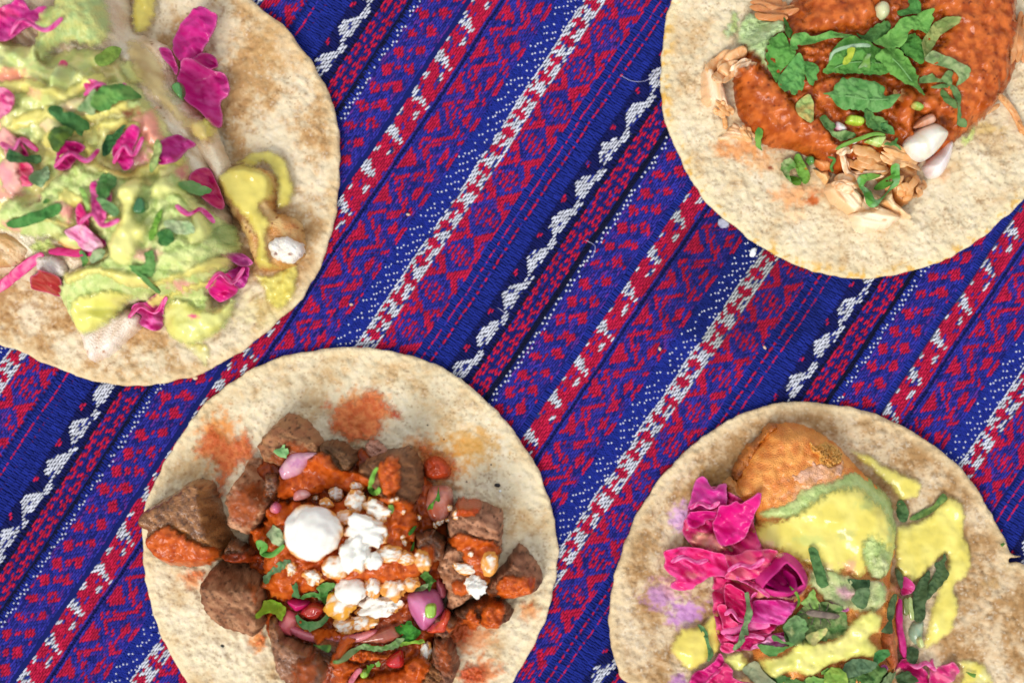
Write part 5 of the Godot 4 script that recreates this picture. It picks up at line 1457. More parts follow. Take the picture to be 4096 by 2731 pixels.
	strip("cabbage", "mauve cabbage shred among the herbs left of the guacamole lumps", QD, "120,420,18 220,500,30 330,470,30 420,600,16", {w = 21.0, th = 9.0, roll = [20, 60, 10], c = "d8207c", c2 = "f28abc"})
	# herbs and lower crema
	mk("guacamole", "soft green mash below the crema sheet", QO, "1180,930 1300,960 1420,1000 1540,1000 1570,1100 1490,1190 1350,1170 1210,1110 1130,1010", {t = 16.0, c = "c6ca90", c2 = "a8b878", sp = [[1290, 1030, 70, 50, "d890b0", 0.7]]})
	mk("leaf", "dark green leaf bed along the bottom edge", QO, "900,1490 1050,1530 1200,1510 1350,1470 1480,1450 1570,1500 1570,1680 1200,1700 900,1690", {c = "3c6a3c", c2 = "5c8a54", rag = 10.0, n = 20.0, lift = 3.0})
	mk("leaf", "cluster of green herb leaves heaped in the middle", QC, "1580,900 1700,780 1900,640 2100,600 2300,660 2400,900 2300,1020 2000,1080 1800,1140 1640,1100", {c = "4c7c48", c2 = "7ea070", lift = 10.0, rag = 10.0})
	mk("leaf", "narrow vertical herb strip over the pink stick", QC, "1130,480 1170,460 1180,540 1190,640 1212,715 1170,860 1172,970 1118,980 1132,1060 1112,1150 1010,1192 1050,1050 1090,920 1120,760 1150,620", {c = "6f9a74", c2 = "54805c", lift = 26.0, rag = 0.0})
	mk("leaf", "folded herb sliver on the oval crema dollop", QC, "570,868 640,890 692,970 702,1080 752,1170 765,1250 690,1312 688,1180 650,1020", {c = "5f9468", c2 = "437c50", rag = 0.0})
	mk("leaf", "long dark herb blade at the crema sheet's lower end", QC, "1900,-50 1940,-70 2010,-30 2050,100 2130,340 2142,400 2060,432 1990,350 1960,200", {c = "3f6e44", c2 = "4c7f50", rag = 1.0, lift = 8.0})
	mk("leaf", "bright curved herb blade at the hollow roll's right", QC, "1650,388 1700,420 1755,470 1800,560 1800,620 1720,672 1765,560", {c = "6cac48", c2 = "589c3c", rag = 0.0, lift = 12.0})
	mk("leaf", "light green leaf point above the insect", QC, "1800,600 1900,520 1960,435 1990,520 2035,640 2000,690 1880,662", {c = "74ac5c", c2 = "88b878", lift = 12.0})
	mk("leaf", "toothed leaf left of the lower crema band", QC, "1590,880 1680,795 1800,780 1900,860 1880,980 1800,1120 1700,1090 1640,1000", {c = "5f9464", c2 = "74a878", lift = 14.0, rag = 6.0})
	mk("leaf", "dark forked leaf touching the lower crema band", QC, "1460,1050 1480,990 1510,990 1560,1020 1680,1040 1660,1140 1560,1230 1430,1272 1350,1200 1320,1180 1350,1120 1560,1120 1640,1075", {c = "48844c", c2 = "5a965c", lift = 10.0})
	mk("guacamole", "creamy light green lump in the herb cluster", QC, "1620,900 1720,880 1760,960 1720,1030 1650,1000", {c = "c0cc88", t = 26.0})
	mk("crema", "bright wavy crema band across the herbs", QO, "850,1440 900,1415 960,1420 1010,1395 1080,1335 1220,1332 1300,1290 1360,1220 1420,1180 1500,1165 1545,1200 1532,1290 1480,1320 1540,1390 1490,1440 1400,1432 1320,1452 1240,1482 1160,1530 1100,1530 1040,1512 970,1545 900,1520 862,1480", {t = 50.0, e = 60.0, n = 14.0, ns = 60.0, c = "e6dd80", c2 = "dad66c"})
	mk("crema", "smaller glossy crema tongue left of the wavy band", QC, "855,1188 900,1210 1000,1190 1100,1180 1200,1280 1242,1330 1160,1432 1050,1432 930,1372 880,1310", {t = 36.0, c = "e0dc7c", c2 = "d4d66c"})
	mk("leaf", "shiny pale lobed leaf right of the insect", QC, "1870,1020 1960,960 2110,905 2132,960 2060,1030 1950,1100", {c = "94bc74", c2 = "b8c88c", lift = 16.0})
	mk("leaf", "grey green broad leaf under the crema tongue", QC, "1130,1440 1230,1340 1300,1320 1340,1400 1490,1530 1520,1600 1300,1600", {c = "8ca48c", c2 = "74907c", rag = 0.0, lift = 2.0})
	mk("leaf", "fresh green ragged leaf at the bottom edge", QC, "2050,1425 2200,1395 2340,1450 2400,1600 2150,1530", {c = "6fa85c", c2 = "5a944c", rag = 7.0})
	mk("leaf", "light leaf cluster below the wavy crema band", QC, "1900,1480 2000,1500 2150,1560 2200,1640 1900,1640 1860,1560", {c = "7cb064", c2 = "5c9850", rag = 7.0})
	mk("leaf", "dark leaf under the crema sheet's right end", QD, "240,325 430,335 500,330 495,420 440,425 330,442", {c = "31553a", c2 = "3f684a", rag = 2.0, lift = 1.0})
	mk("leaf", "grey green leaf facing the pink cabbage fold", QD, "310,520 330,440 380,430 480,420 502,500 480,600 440,682 330,642 282,560", {c = "5a8060", c2 = "48704e", lift = 12.0, rag = 2.0})
	mk("leaf", "rounded dark leaf strip left of the tall cabbage strip", QD, "700,755 720,600 770,510 842,515 800,680 772,800 712,810", {c = "50704e", c2 = "425f44", rag = 0.0, lift = 14.0})
	mk("leaf", "dark leaf corner below the rounded strip", QD, "625,945 700,860 772,815 742,942", {c = "3c5c40", c2 = "4c6c50", rag = 1.0, lift = 8.0})
	mk("leaf", "longest dark leaf running up over the crema pool", QD, "1170,590 1180,460 1280,260 1300,200 1278,130 1360,100 1390,8 1422,80 1400,160 1432,260 1360,370 1280,480", {c = "3b5c42", c2 = "4a6c4a", lift = 12.0, rag = 2.0})
	mk("leaf", "broad dark leaf left of the longest one", QD, "1030,800 1028,500 1060,400 1140,280 1212,215 1222,300 1170,460 1172,700 1160,805 1100,832", {c = "38583e", c2 = "456649", lift = 8.0, rag = 2.0})
	mk("leaf", "folded grey leaf beside the guacamole lumps", QD, "820,195 880,250 902,320 882,432 840,380", {c = "4a6a4e", c2 = "5c7a5e", rag = 0.0, lift = 12.0})
	mk("leaf", "shiny cupped leaf at the wavy band's right end", QD, "540,1270 570,1170 640,1160 702,1150 724,1200 640,1312 570,1342", {c = "2f6e3e", c2 = "4a8a56", lift = 14.0, cup = 10.0, rag = 2.0})
	mk("leaf", "wide dull leaf under the wavy band's right end", QD, "180,1400 280,1280 480,1290 560,1300 582,1362 480,1442 240,1502", {c = "567c62", c2 = "48705a", lift = 6.0, rag = 3.0})
	mk("leaf", "dark leaf between cabbage strip and crema pool", QD, "940,1295 952,1140 1082,1160 1082,1232 1040,1312", {c = "35523c", c2 = "48694c", rag = 1.0})
	mk("leaf", "lime leaf at the bottom edge middle", QD, "0,1400 150,1400 232,1500 180,1600 -40,1600", {c = "84b458", c2 = "6ca04c", rag = 5.0})
	mk("leaf", "grey toothed leaf at the bottom edge", QD, "560,1600 640,1480 720,1405 745,1460 835,1430 810,1600", {c = "5f8462", c2 = "6f946e", rag = 5.0})
	mk("leaf", "dark toothed leaf at the bottom edge right", QD, "830,1510 950,1415 1002,1470 1062,1530 900,1600", {c = "34563a", c2 = "44664a", rag = 5.0})
	mk("leaf", "dark stubby leaf tucked under the upper crema tongue", QB, "840,1030 900,1028 945,1110 972,1200 922,1282 840,1242", {c = "3f6a44", c2 = "527e56", rag = 0.0, lift = 2.0})
	mk("leaf", "green leaf edge under the crema pool's upper arm", QB, "1300,1010 1380,935 1425,990 1330,1080 1180,1200 1040,1262 980,1240 1120,1150 1260,1080", {c = "4c7c4a", c2 = "6a9454", rag = 0.0, lift = 0.0})
	mk("leaf", "small leaf fleck on the bottom right crema smear", QD, "1655,1435 1720,1450 1775,1455 1762,1500 1690,1470", {c = "4a7850", rag = 1.0})
	mk("leaf", "tiny leaf fleck alone near the torn rim", QB, "2060,1545 2120,1530 2135,1545 2080,1575", {c = "3f7848", rag = 1.0})
	strip("scallion", "light green stem upright in the right gap", QD, "985,530,24 990,620,30 1000,720,30 1012,815,22", {w = 20.0, th = 16.0, c = "b0bc78", c2 = "94a458"})
	strip("scallion", "olive stem beside the light upright one", QD, "935,540,18 930,640,22 940,760,18", {w = 24.0, th = 18.0, c = "88924c", c2 = "6c7c3c"})
	mk("onion", "clear wet onion scrap between leaf and crema pool", QD, "1020,870 1150,830 1162,940 1130,1080 1060,1120 980,1000", {c = "8ca488", c2 = "a8b494", t = 30.0})
	mk("scallion", "pale stem cut stuck in the clear onion scrap", QD, "1062,1040 1120,1010 1160,1120 1100,1150", {c = "d4d49c", c2 = "b8c47c", pct = 0.8})
	# the small insect on the herbs
	var bug := Node3D.new()
	bug.name = numbered("insect")
	add_child(bug)
	var at := seen(Vector2(QC.x + 2080.0 / 3.0, QC.y + 750.0 / 3.0), 20.0)
	var high := g(at.x, at.y) + 14.0
	bug.position = Vector3((at.x - CX) * S, high * S, (at.y - CY) * S)
	tag(bug, "slender grey brown insect lying on the herbs of the battered fish taco", "insect")
	var made := strip_mesh(PackedVector3Array([Vector3(-66, -8, 0), Vector3(-40, -5, 4), Vector3(0, 0, 7), Vector3(40, 5, 6), Vector3(66, 8, 0)]), 27.0, 16.0, [], lin("5c4c44"), lin("7c6c5c"), 0.35)
	place("body", made[0], M.dark, Vector3.ZERO, bug)
	for k in 6:
		var sx := -34.0 + 22.0 * (k / 2)
		var sy := -1.0 if k % 2 == 0 else 1.0
		var leg := strip_mesh(PackedVector3Array([Vector3(sx, sy * 10.0, 2), Vector3(sx - 12.0 + 5.0 * k, sy * 26.0, 5), Vector3(sx - 18.0 + 8.0 * k, sy * 44.0, -9)]), 4.0, 4.0, [], lin("40342c"), lin("5c4c40"), 0.6)
		var mid: Vector3 = leg[1]
		place("leg", leg[0], M.dark, Vector3(mid.x * S, 0, mid.y * S), bug)
	for k in 2:
		var feeler := strip_mesh(PackedVector3Array([Vector3(-64, -8, 2), Vector3(-78, -14 + 10.0 * k, 5), Vector3(-94, -18 + 20.0 * k, 4)]), 3.0, 3.0, [], lin("40342c"), lin("40342c"), 0.6)
		var mid: Vector3 = feeler[1]
		place("antenna", feeler[0], M.dark, Vector3(mid.x * S, 0, mid.y * S), bug)


# ---------------------------------------------------------------- grilled fish taco

func grilled_fish_taco() -> void:
	taco = "grilled fish taco"
	# on the tortilla
	mk("crema", "thin yellow crema smear at the tortilla's lower right", LB, "1690,650 1800,665 1900,620 2000,580 2005,740 1970,850 1880,920 1790,860 1750,760", {t = 12.0, e = 30.0, c = "d8cb68", n = 8.0, ns = 30.0})
	mk("crema", "faint pale crema streak at the tortilla's bottom", LB, "1120,1060 1250,1100 1400,1130 1422,1230 1380,1300 1280,1200", {t = 7.0, e = 30.0, c = "ded596"})
	mk("fish", "low bed of pale fish under the whole topping", LA, "-300,-100 200,-250 700,-180 860,0 900,200 1080,290 1240,520 1380,800 1440,1000 1480,1250 1560,1500 1580,1760 1480,1960 1200,2000 900,2050 640,2080 400,1980 100,1860 -300,1700 -450,600", {t = 190.0, e = 210.0, c = "e2d2b4", c2 = "d0b490", name = "fish_bed", up = 20.0, n = 24.0, pct = 0.9})
	mk("fish", "long seasoned fish fillet edge along the right of the topping", LA, "780,180 880,240 1060,260 1160,370 1140,520 1230,700 1400,790 1460,950 1520,1100 1500,1220 1420,1240 1360,1100 1200,920 1060,740 930,660 860,500 800,330", {t = 90.0, an = [60, 3.0], n = 7.0, c = "e6d4b4", c2 = "d4b48c", sp = [[830, 200, 30, 24, "6a3c20", 0.6], [1170, 770, 40, 26, "a0622c", 0.6], [1450, 950, 40, 60, "a86a30", 0.6]]})
	mk("fish", "charred edge fish chunk at the far right", LB, "1450,60 1530,-56 1740,-56 1850,15 1840,230 1900,250 2010,320 2038,430 2032,530 1960,612 1800,642 1700,590 1640,420 1540,250", {t = 100.0, c = "d8b070", c2 = "c08440", c3 = "7c3c14", k3 = 0.14, sp = [[1620, 300, 90, 50, "8a4818", 0.7], [1980, 360, 60, 60, "b06a28", 0.7]]})
	mk("fish", "bright white fish flake on the charred chunk's end", LB, "1815,450 1900,410 2036,470 2032,540 1965,592 1870,572 1815,520", {t = 44.0, c = "f2eae0", c2 = "e8dccc", pct = 0.7, k3 = 0.0, sp = [[1895, 545, 18, 16, "6c3418", 0.9], [1990, 548, 16, 14, "7c4420", 0.9], [1940, 605, 24, 12, "8a4c24", 0.8]]})
	mk("fish", "translucent white fish flake at the bottom of the topping", LB, "430,800 480,960 520,1060 560,1200 620,1258 700,1230 760,1190 850,1100 930,1030 945,950 880,900 700,900", {t = 80.0, an = [-70, 4.0], c = "ecdccc", c2 = "e2c8b0", c3 = "b88058"})
	mk("fish", "white fish piece above the dark red wedge", LB, "245,560 320,540 420,560 442,660 350,690 258,650", {t = 46.0, c = "e8dcd4", c2 = "d8c8bc", pct = 0.7})
	mk("fish", "browned fish flakes at the left edge", LB, "-80,400 60,380 180,450 170,540 90,600 -80,600", {t = 60.0, c = "dcc098", c2 = "c89a60"})
	mk("fish", "orange crisp fish corner beneath the lower guacamole", LB, "385,420 450,385 540,400 560,480 480,500 400,470", {t = 46.0, c = "d89848", c2 = "b8702c", pct = 0.8})
	mk("crema", "wide smooth crema blanket over the fish bed", LA, "-80,300 100,270 300,340 500,310 760,340 900,480 985,640 1100,770 1180,900 1260,1000 1310,1150 1400,1350 1540,1560 1590,1720 1480,1900 1250,2000 1000,2010 700,1960 500,1720 300,1610 0,1560 -80,1500", {t = 46.0, e = 70.0, n = 22.0, ns = 90.0, c = "e8dc8c", c2 = "c8d07c", cs = 90.0, thin = true, name = "crema_blanket", sp = [[240, 620, 220, 120, "f09078", 0.9], [90, 800, 130, 140, "f07c90", 0.9], [900, 830, 180, 130, "f08c70", 0.9], [1000, 1100, 160, 110, "f08ca0", 0.8], [480, 1420, 150, 90, "ee9090", 0.8], [700, 1250, 160, 120, "e89c98", 0.6], [1320, 1260, 70, 160, "d85078", 0.7], [160, 1350, 160, 70, "ec8890", 0.7], [820, 560, 130, 80, "d8b878", 0.6]]})
	# cabbage
	thing("cabbage_piece", "tall curled magenta cabbage leaf standing on the bare tortilla", "cabbage", "pickled red cabbage pieces", [
		mk("cabbage", "", LA, "1160,290 1175,230 1200,170 1290,70 1340,45 1390,60 1430,90 1467,110 1455,200 1390,330 1330,440 1260,455 1205,400", {c = "c01478", c2 = "cc2c88", lift = 60.0, fold = [25, 22.0, 260.0, 0.6], up = 60.0, name = "leaf_lobe"}),
		mk("cabbage", "", LA, "1240,460 1330,430 1430,470 1500,490 1542,570 1540,640 1480,690 1492,800 1462,865 1370,770 1270,690 1225,560", {c = "bc1a74", c2 = "c83c88", lift = 40.0, fold = [50, 18.0, 170.0, 0.0], up = 40.0, name = "leaf_lobe"}),
		mk("cabbage", "", LA, "1325,420 1390,360 1442,380 1462,440 1420,475", {c = "b81070", c2 = "a80c64", lift = 30.0, up = 30.0, name = "leaf_flap"}),
	])
	mk("cabbage", "narrow cabbage edge left of the tall leaf", LA, "1080,330 1150,340 1205,480 1200,520 1150,452 1100,392", {c = "b4146c", c2 = "c84088", lift = 14.0})
	mk("cabbage", "big magenta cabbage leaf at the top left corner", LA, "-80,130 -20,60 60,20 140,-10 205,70 270,55 335,60 312,140 180,200 60,290 -80,270", {c = "c8127c", c2 = "dc4898", lift = 40.0, fold = [50, 20.0, 190.0, 0.0], sp = [[180, 180, 120, 60, "d83868", 0.6]]})
	strip("cabbage", "thin crimson cabbage thread curling over the creamy top left", LA, "432,405,60 405,480,66 395,540,64 370,610,60 300,640,58 220,600,54", {w = 40.0, th = 16.0, roll = [30, 50, 20], c = "d8285c", c2 = "ec7890"})
	mk("cabbage", "magenta cabbage triangle above the red wedge", LB, "545,465 585,370 680,420 722,450 690,502 600,512", {c = "d01878", c2 = "bc1068", lift = 10.0})
	strip("cabbage", "long flat cabbage shred pointing left above the white fish", LB, "325,510,20 420,515,26 520,525,28 640,510,22", {w = 34.0, th = 14.0, roll = [20], c = "c8186c", c2 = "dc3c84"})
	strip("cabbage", "pink cabbage strip running off the left edge", LB, "290,530,16 200,590,22 110,660,22 40,720,18 -60,800,10", {w = 44.0, th = 16.0, roll = [14, 30, 10], c = "dc2c80", c2 = "e880a4"})
	mk("cabbage", "dark red folded cabbage wedge at the lower left", LB, "188,762 222,690 340,650 442,690 422,765 390,815 300,792", {c = "a01a20", c2 = "b83838", lift = 18.0, fold = [15, 14.0, 110.0, 0.0]})
	mk("cabbage", "pink cabbage knuckle near the fish at right", LB, "1415,785 1480,700 1562,660 1592,740 1562,812 1470,855", {c = "e0288c", c2 = "d81878", lift = 16.0, fold = [10, 14.0, 80.0, 0.4]})
	mk("cabbage", "frilled purple cabbage scrap right of the knuckle", LB, "1560,650 1640,598 1682,650 1652,752 1590,742", {c = "b01478", c2 = "c83c94", lift = 14.0, rag = 6.0})
	mk("cabbage", "pointed violet cabbage tip above the frilled scrap", LB, "1505,530 1620,525 1705,590 1620,615", {c = "b02480", c2 = "c85c9c", lift = 14.0})
	mk("cabbage", "shiny pink cabbage cube pair at the bottom", LB, "885,900 940,860 1000,850 1080,800 1112,812 1092,900 1062,1042 950,1012 948,942", {c = "d8288c", c2 = "ea6cb0", lift = 12.0, fold = [0, 14.0, 70.0, 0.0]})
	mk("cabbage", "magenta sliver showing through the lower crema", LB, "1085,650 1160,670 1232,680 1232,712 1130,712", {c = "c82078", lift = 6.0})
	# guacamole, crema
	mk("guacamole", "tall soft guacamole heap at the top of the topping", LA, "250,220 320,100 370,0 400,-60 700,-80 750,60 772,180 740,280 640,330 500,310 380,340 300,430 235,400 228,300", {t = 110.0, e = 110.0, c = "b0c47c", c2 = "c8c878", n = 22.0, ns = 60.0, sp = [[560, 60, 200, 110, "c4c070", 0.7]]})
	mk("crema", "yellow crema blob right of the guacamole heap", LA, "860,60 900,-60 1040,-60 1072,60 1012,220 900,232 860,140", {t = 60.0, e = 60.0, c = "cdbc58", c2 = "c4b04c"})
	mk("crema", "creamy net covering the upper left of the topping", LA, "-80,330 120,300 250,300 300,420 420,420 560,470 700,540 880,560 962,640 1002,700 900,765 760,740 640,740 520,860 480,960 380,1010 300,960 220,1062 180,960 60,900 0,850 -80,600", {t = 56.0, e = 60.0, n = 20.0, ns = 60.0, c = "dedc8e", c2 = "bccc7c", sp = [[240, 620, 190, 90, "f08c74", 0.9], [90, 780, 110, 110, "f08494", 0.85], [420, 700, 90, 60, "f0a088", 0.7], [500, 520, 120, 60, "e4b488", 0.5], [110, 480, 110, 90, "b4c48c", 0.8], [600, 600, 90, 60, "a8bc7c", 0.6]]})
	mk("guacamole", "broad pale guacamole layer over the lower topping", LB, "0,330 0,230 100,150 220,200 300,100 400,0 560,-100 700,-60 860,0 1000,60 1140,-20 1250,30 1340,150 1420,230 1560,330 1632,420 1632,520 1500,560 1562,640 1420,720 1400,800 1470,870 1580,820 1602,850 1540,1000 1400,1120 1250,1145 1120,1062 1100,950 1060,800 1000,862 920,850 860,900 800,960 640,1062 540,1062 480,950 430,830 440,700 560,610 700,560 720,480 600,360 560,240 520,250 450,390 300,430 100,400", {t = 64.0, e = 56.0, n = 18.0, ns = 44.0, c = "d6de92", c2 = "b8cc78", rag = 10.0, sp = [[1500, 400, 130, 90, "a8bc74", 0.8], [640, 300, 140, 120, "ee8c94", 0.75], [1100, 560, 130, 70, "f0a8a0", 0.7], [1300, 760, 120, 60, "f08c98", 0.7], [1400, 640, 160, 80, "ddd58c", 0.6], [1450, 80, 130, 100, "e8a884", 0.6], [230, 380, 100, 50, "ec8c90", 0.8]]})
	mk("crema", "peach stained crema cap in the topping's upper right", LA, "880,780 960,740 1060,705 1085,780 1102,880 1140,930 1062,1000 960,960 900,860", {t = 34.0, c = "ee9c84", c2 = "ecb088", sp = [[1020, 760, 50, 60, "d83068", 0.6]]})
	mk("crema", "pale crema arm across the centre hollow", LA, "600,780 700,720 860,760 830,860 750,910 730,1060 690,1160 600,1165 555,1100 640,1000 660,880", {t = 44.0, c = "d8d490", c2 = "d0cc7c"})
	mk("crema", "crema bridge left of the centre hollow", LA, "250,820 370,700 440,660 560,640 642,700 640,780 560,880 480,925 380,1015 320,930", {t = 40.0, c = "dcd894", c2 = "e4c094"})
	mk("crema", "crema bead on the fish fillet's bend", LA, "1295,820 1400,785 1455,860 1452,940 1360,965 1285,900", {t = 44.0, e = 40.0, c = "d4c65c"})
	mk("crema", "crema spill over the upper fish fillet", LA, "800,430 880,395 962,440 1005,560 900,575 815,520", {t = 34.0, c = "ccc468", c2 = "b8bc70"})
	mk("crema", "tall bright crema column in the centre", LB, "720,465 760,380 790,280 785,100 865,15 960,-5 985,60 945,170 930,280 1000,330 1012,400 960,480 900,602 830,622 740,582", {t = 60.0, e = 56.0, c = "ece68e", c2 = "e4de80"})
	mk("crema", "broad crema arm curving down on the right", LB, "1000,150 1100,-10 1180,60 1250,-45 1305,120 1360,200 1422,300 1442,420 1300,482 1245,420 1282,280 1200,140 1080,172", {t = 50.0, e = 46.0, c = "e2e08a", c2 = "d8da80"})
	mk("crema", "glossy yellow crema pool at the lower left guacamole", LB, "470,850 620,780 760,760 900,815 870,900 780,985 640,1068 540,1070", {t = 30.0, c = "e6de78", c2 = "dcd86a"})
	mk("crema", "yellow crema running over the charred fish chunk", LB, "1520,-50 1640,-92 1740,-62 1842,20 1852,150 1760,222 1832,300 1802,420 1822,560 1885,625 1760,645 1700,582 1720,450 1640,300 1500,150 1455,60", {t = 34.0, c = "dccc66", c2 = "d0be58"})
	mk("crema", "round yellow crema loop resting behind the charred chunk", LA, "1585,1115 1640,1048 1720,1008 1830,1005 1922,1058 1972,1180 1992,1300 1952,1395 1850,1415 1842,1300 1832,1180 1772,1110 1700,1132", {t = 40.0, e = 26.0, c = "d2c45e", c2 = "c4b44e", up = 10.0})
	mk("crema", "lower right crema curtain over the tortilla", LB, "1100,900 1200,820 1330,880 1440,900 1580,830 1600,850 1540,1000 1400,1122 1250,1148 1120,1065", {t = 22.0, c = "dedd88", c2 = "d8d472", sp = [[1340, 950, 46, 22, "e02880", 0.9]]})
	mk("guacamole", "translucent green guacamole patch near the violet tip", LB, "1420,350 1500,318 1602,340 1634,440 1545,484 1435,442", {t = 24.0, c = "a4b874", c2 = "8fa864"})
	mk("guacamole", "seedy green guacamole at the left near browned fish", LB, "190,470 260,420 360,430 390,480 330,520 220,530", {t = 26.0, c = "aebc68", c2 = "c4c878"})
	drizzle("pale crema line along the topping's upper left", LA, "-40,620 200,570 420,640 560,560 700,525", 62.0)
	drizzle("pale crema line crossing left of the peach cap", LA, "60,860 300,760 520,800 650,760 860,705", 66.0)
	drizzle("pale crema line just above the centre hollow", LA, "300,960 540,880 760,830 930,860", 54.0)
	drizzle("long bent crema line below the centre hollow", LA, "560,960 640,1100 800,1180 980,1150 1120,1060 1240,1090", 60.0)
	drizzle("short crema line running to the tall crema column", LB, "400,120 560,200 680,260 790,270", 56.0)
	drizzle("longest crema line over the lower guacamole", LB, "440,700 640,640 860,700 1060,730 1300,640 1520,570", 60.0)
	drizzle("crema line beside the pink cabbage knuckle", LB, "1000,860 1200,790 1420,720", 46.0)
	drizzle("crema line at the left below the long cilantro strip", LB, "120,300 320,300 520,360", 44.0)
	mk("cabbage", "deep magenta cabbage hollow in the topping's centre", LA, "350,1100 400,980 500,950 575,990 522,1040 522,1110 480,1145 368,1135", {c = "a81460", c2 = "b81c6c", lift = 2.0})
	mk("cabbage", "bright cabbage bundle right of the centre hollow", LA, "755,1030 800,920 900,850 952,880 902,1000 902,1110 850,1152 800,1110", {c = "d41480", c2 = "e23c94", lift = 22.0, fold = [10, 18.0, 90.0, 0.0]})
	mk("cabbage", "cabbage bundle behind the crema beside the fish fillet", LA, "1095,1000 1170,900 1232,920 1300,960 1240,1010 1192,1100 1085,1112", {c = "b0146c", c2 = "c83c8c", lift = 10.0, fold = [30, 16.0, 90.0, 0.0]})
	mk("cabbage", "magenta cabbage piece at the left under the pale crema", LA, "25,980 90,920 182,980 192,1080 110,1102 40,1052", {c = "d01678", c2 = "b81068", lift = 18.0, n = 30.0})
	mk("cabbage", "pink red cabbage fold left below the small green leaf", LA, "40,1110 180,1088 232,1160 222,1252 100,1242 40,1200", {c = "dc2c68", c2 = "e87088", lift = 18.0, n = 30.0})
	mk("cabbage", "deep pink cabbage fold right below the fish fillet", LA, "1305,1170 1400,1130 1482,1270 1502,1382 1460,1402 1330,1280", {c = "b8185c", c2 = "d0486c", lift = 6.0})
	mk("cabbage", "short cabbage tuft under the crema drip", LB, "505,250 560,195 602,280 582,402 528,382", {c = "c4146c", c2 = "d8387c", lift = 8.0})
	mk("cabbage", "crinkled cabbage shreds right of the short tuft", LB, "600,60 700,20 760,120 740,240 700,330 640,300 610,180", {c = "cc1e7c", c2 = "ec70a8", lift = 6.0, n = 30.0})
	mk("cabbage", "pink white cabbage rib left of the tall crema column", LB, "440,380 560,330 640,400 700,470 640,520 520,480", {c = "ec88b4", c2 = "f4c0d0", lift = 4.0, n = 24.0})
	mk("cabbage", "magenta cabbage corner under the upper crema lines", LA, "560,560 640,540 720,600 700,690 620,700", {c = "cc1c70", c2 = "e85c98", lift = 6.0})
	mk("cabbage", "cabbage shred half sunk at the far left", LA, "-60,640 40,600 120,660 100,760 0,800 -60,780", {c = "d8307c", c2 = "f090b0", lift = 6.0, n = 26.0})
	mk("crema", "thin yellow crema glaze along the seasoned fillet", LA, "850,250 1000,300 1100,420 1150,600 1250,740 1400,830 1440,960 1340,960 1180,820 1050,690 930,570 850,400", {t = 10.0, e = 30.0, thin = true, c = "dcc684", c2 = "d4b870", fade = [0.0, 0.6, 26.0, 16.0]})
	drizzle("pinkish crema line at the left edge", LA, "-40,900 80,1000 60,1140 120,1300", 80.0, {c = "f0b4a4", c2 = "ec9ca0"})
	strip("cabbage", "pink cabbage shred crossing the centre hollow", LA, "360,1120,20 470,1030,34 580,1080,30 660,1000,16", {w = 24.0, th = 10.0, roll = [20, 60, 10], c = "d41c7c", c2 = "f080b8"})
	strip("cabbage", "bright cabbage shred curling over the bright bundle", LA, "760,1100,26 830,980,40 900,1040,40 960,920,24", {w = 24.0, th = 10.0, roll = [20, 60, 10], c = "d41c7c", c2 = "f080b8"})
	strip("cabbage", "wavy cabbage shred at the left edge below the pale crema", LA, "0,960,20 90,1000,34 150,940,34 240,1010,18", {w = 24.0, th = 10.0, roll = [20, 60, 10], c = "d41c7c", c2 = "f080b8"})
	strip("cabbage", "cabbage shred over the corner leaf at the top left", LA, "60,240,24 180,160,40 300,200,40 420,120,22", {w = 24.0, th = 10.0, roll = [20, 60, 10], c = "d41c7c", c2 = "f080b8"})
	strip("cabbage", "pink cabbage shred across the upper crema lines", LA, "560,640,18 660,560,32 760,620,32 840,560,16", {w = 24.0, th = 10.0, roll = [20, 60, 10], c = "d41c7c", c2 = "f080b8"})
	strip("cabbage", "cabbage shred over the left of the lower guacamole", LB, "520,330,18 620,260,32 700,340,32 800,300,16", {w = 24.0, th = 10.0, roll = [20, 60, 10], c = "d41c7c", c2 = "f080b8"})
	strip("cabbage", "wavy cabbage shred by the pink knuckle", LB, "1380,760,16 1460,660,32 1560,720,30 1640,620,16", {w = 24.0, th = 10.0, roll = [20, 60, 10], c = "d41c7c", c2 = "f080b8"})
	strip("cabbage", "cabbage shred beside the shiny pink cube pair", LB, "860,960,14 940,880,26 1040,920,26 1120,820,14", {w = 24.0, th = 10.0, roll = [20, 60, 10], c = "d41c7c", c2 = "f080b8"})
	strip("cabbage", "magenta cabbage shred across the right crema arm", LB, "1180,200,16 1260,260,30 1340,230,30 1440,320,16", {w = 24.0, th = 10.0, roll = [20, 60, 10], c = "d41c7c", c2 = "f080b8"})
	# cilantro
	mk("leaf", "dark lobed cilantro leaf on the upper crema net", LA, "345,770 350,735 375,712 420,725 440,760 500,760 560,800 565,850 530,860 515,895 480,860 440,850 380,800", {c = "44804e", c2 = "33683c", lift = 14.0})
	mk("leaf", "blurred grey leaf just right of the dark lobed one", LA, "520,740 560,680 600,640 652,605 655,700 610,765 560,750", {c = "8cb48c", c2 = "6c9c70", lift = 14.0})
	mk("leaf", "long light cilantro blade at the topping's top centre", LA, "640,700 700,600 800,560 880,590 915,645 800,682 720,745 655,742", {c = "6cac60", c2 = "4c8c4c", lift = 18.0})
	mk("leaf", "dark shaded leaf over the centre hollow's left", LA, "325,965 370,880 440,858 505,880 430,965 382,1015 335,1005", {c = "3c6034", c2 = "58803c", lift = 8.0})
	mk("leaf", "deep green leaf plunging into the centre gap", LA, "695,1050 700,940 780,880 855,848 790,965 740,1025", {c = "28583c", c2 = "3c7448", lift = 8.0})
	mk("leaf", "soft green leaf in the guacamole near the top", LA, "655,380 735,300 802,325 762,432 680,455", {c = "84b458", c2 = "74a450", lift = 14.0, rag = 0.0})
	mk("leaf", "upright leaf sliver on the right crema arm", LA, "1005,1155 1030,1000 1052,935 1095,990 1062,1112", {c = "7cac70", c2 = "94b87c", lift = 14.0, rag = 0.0})
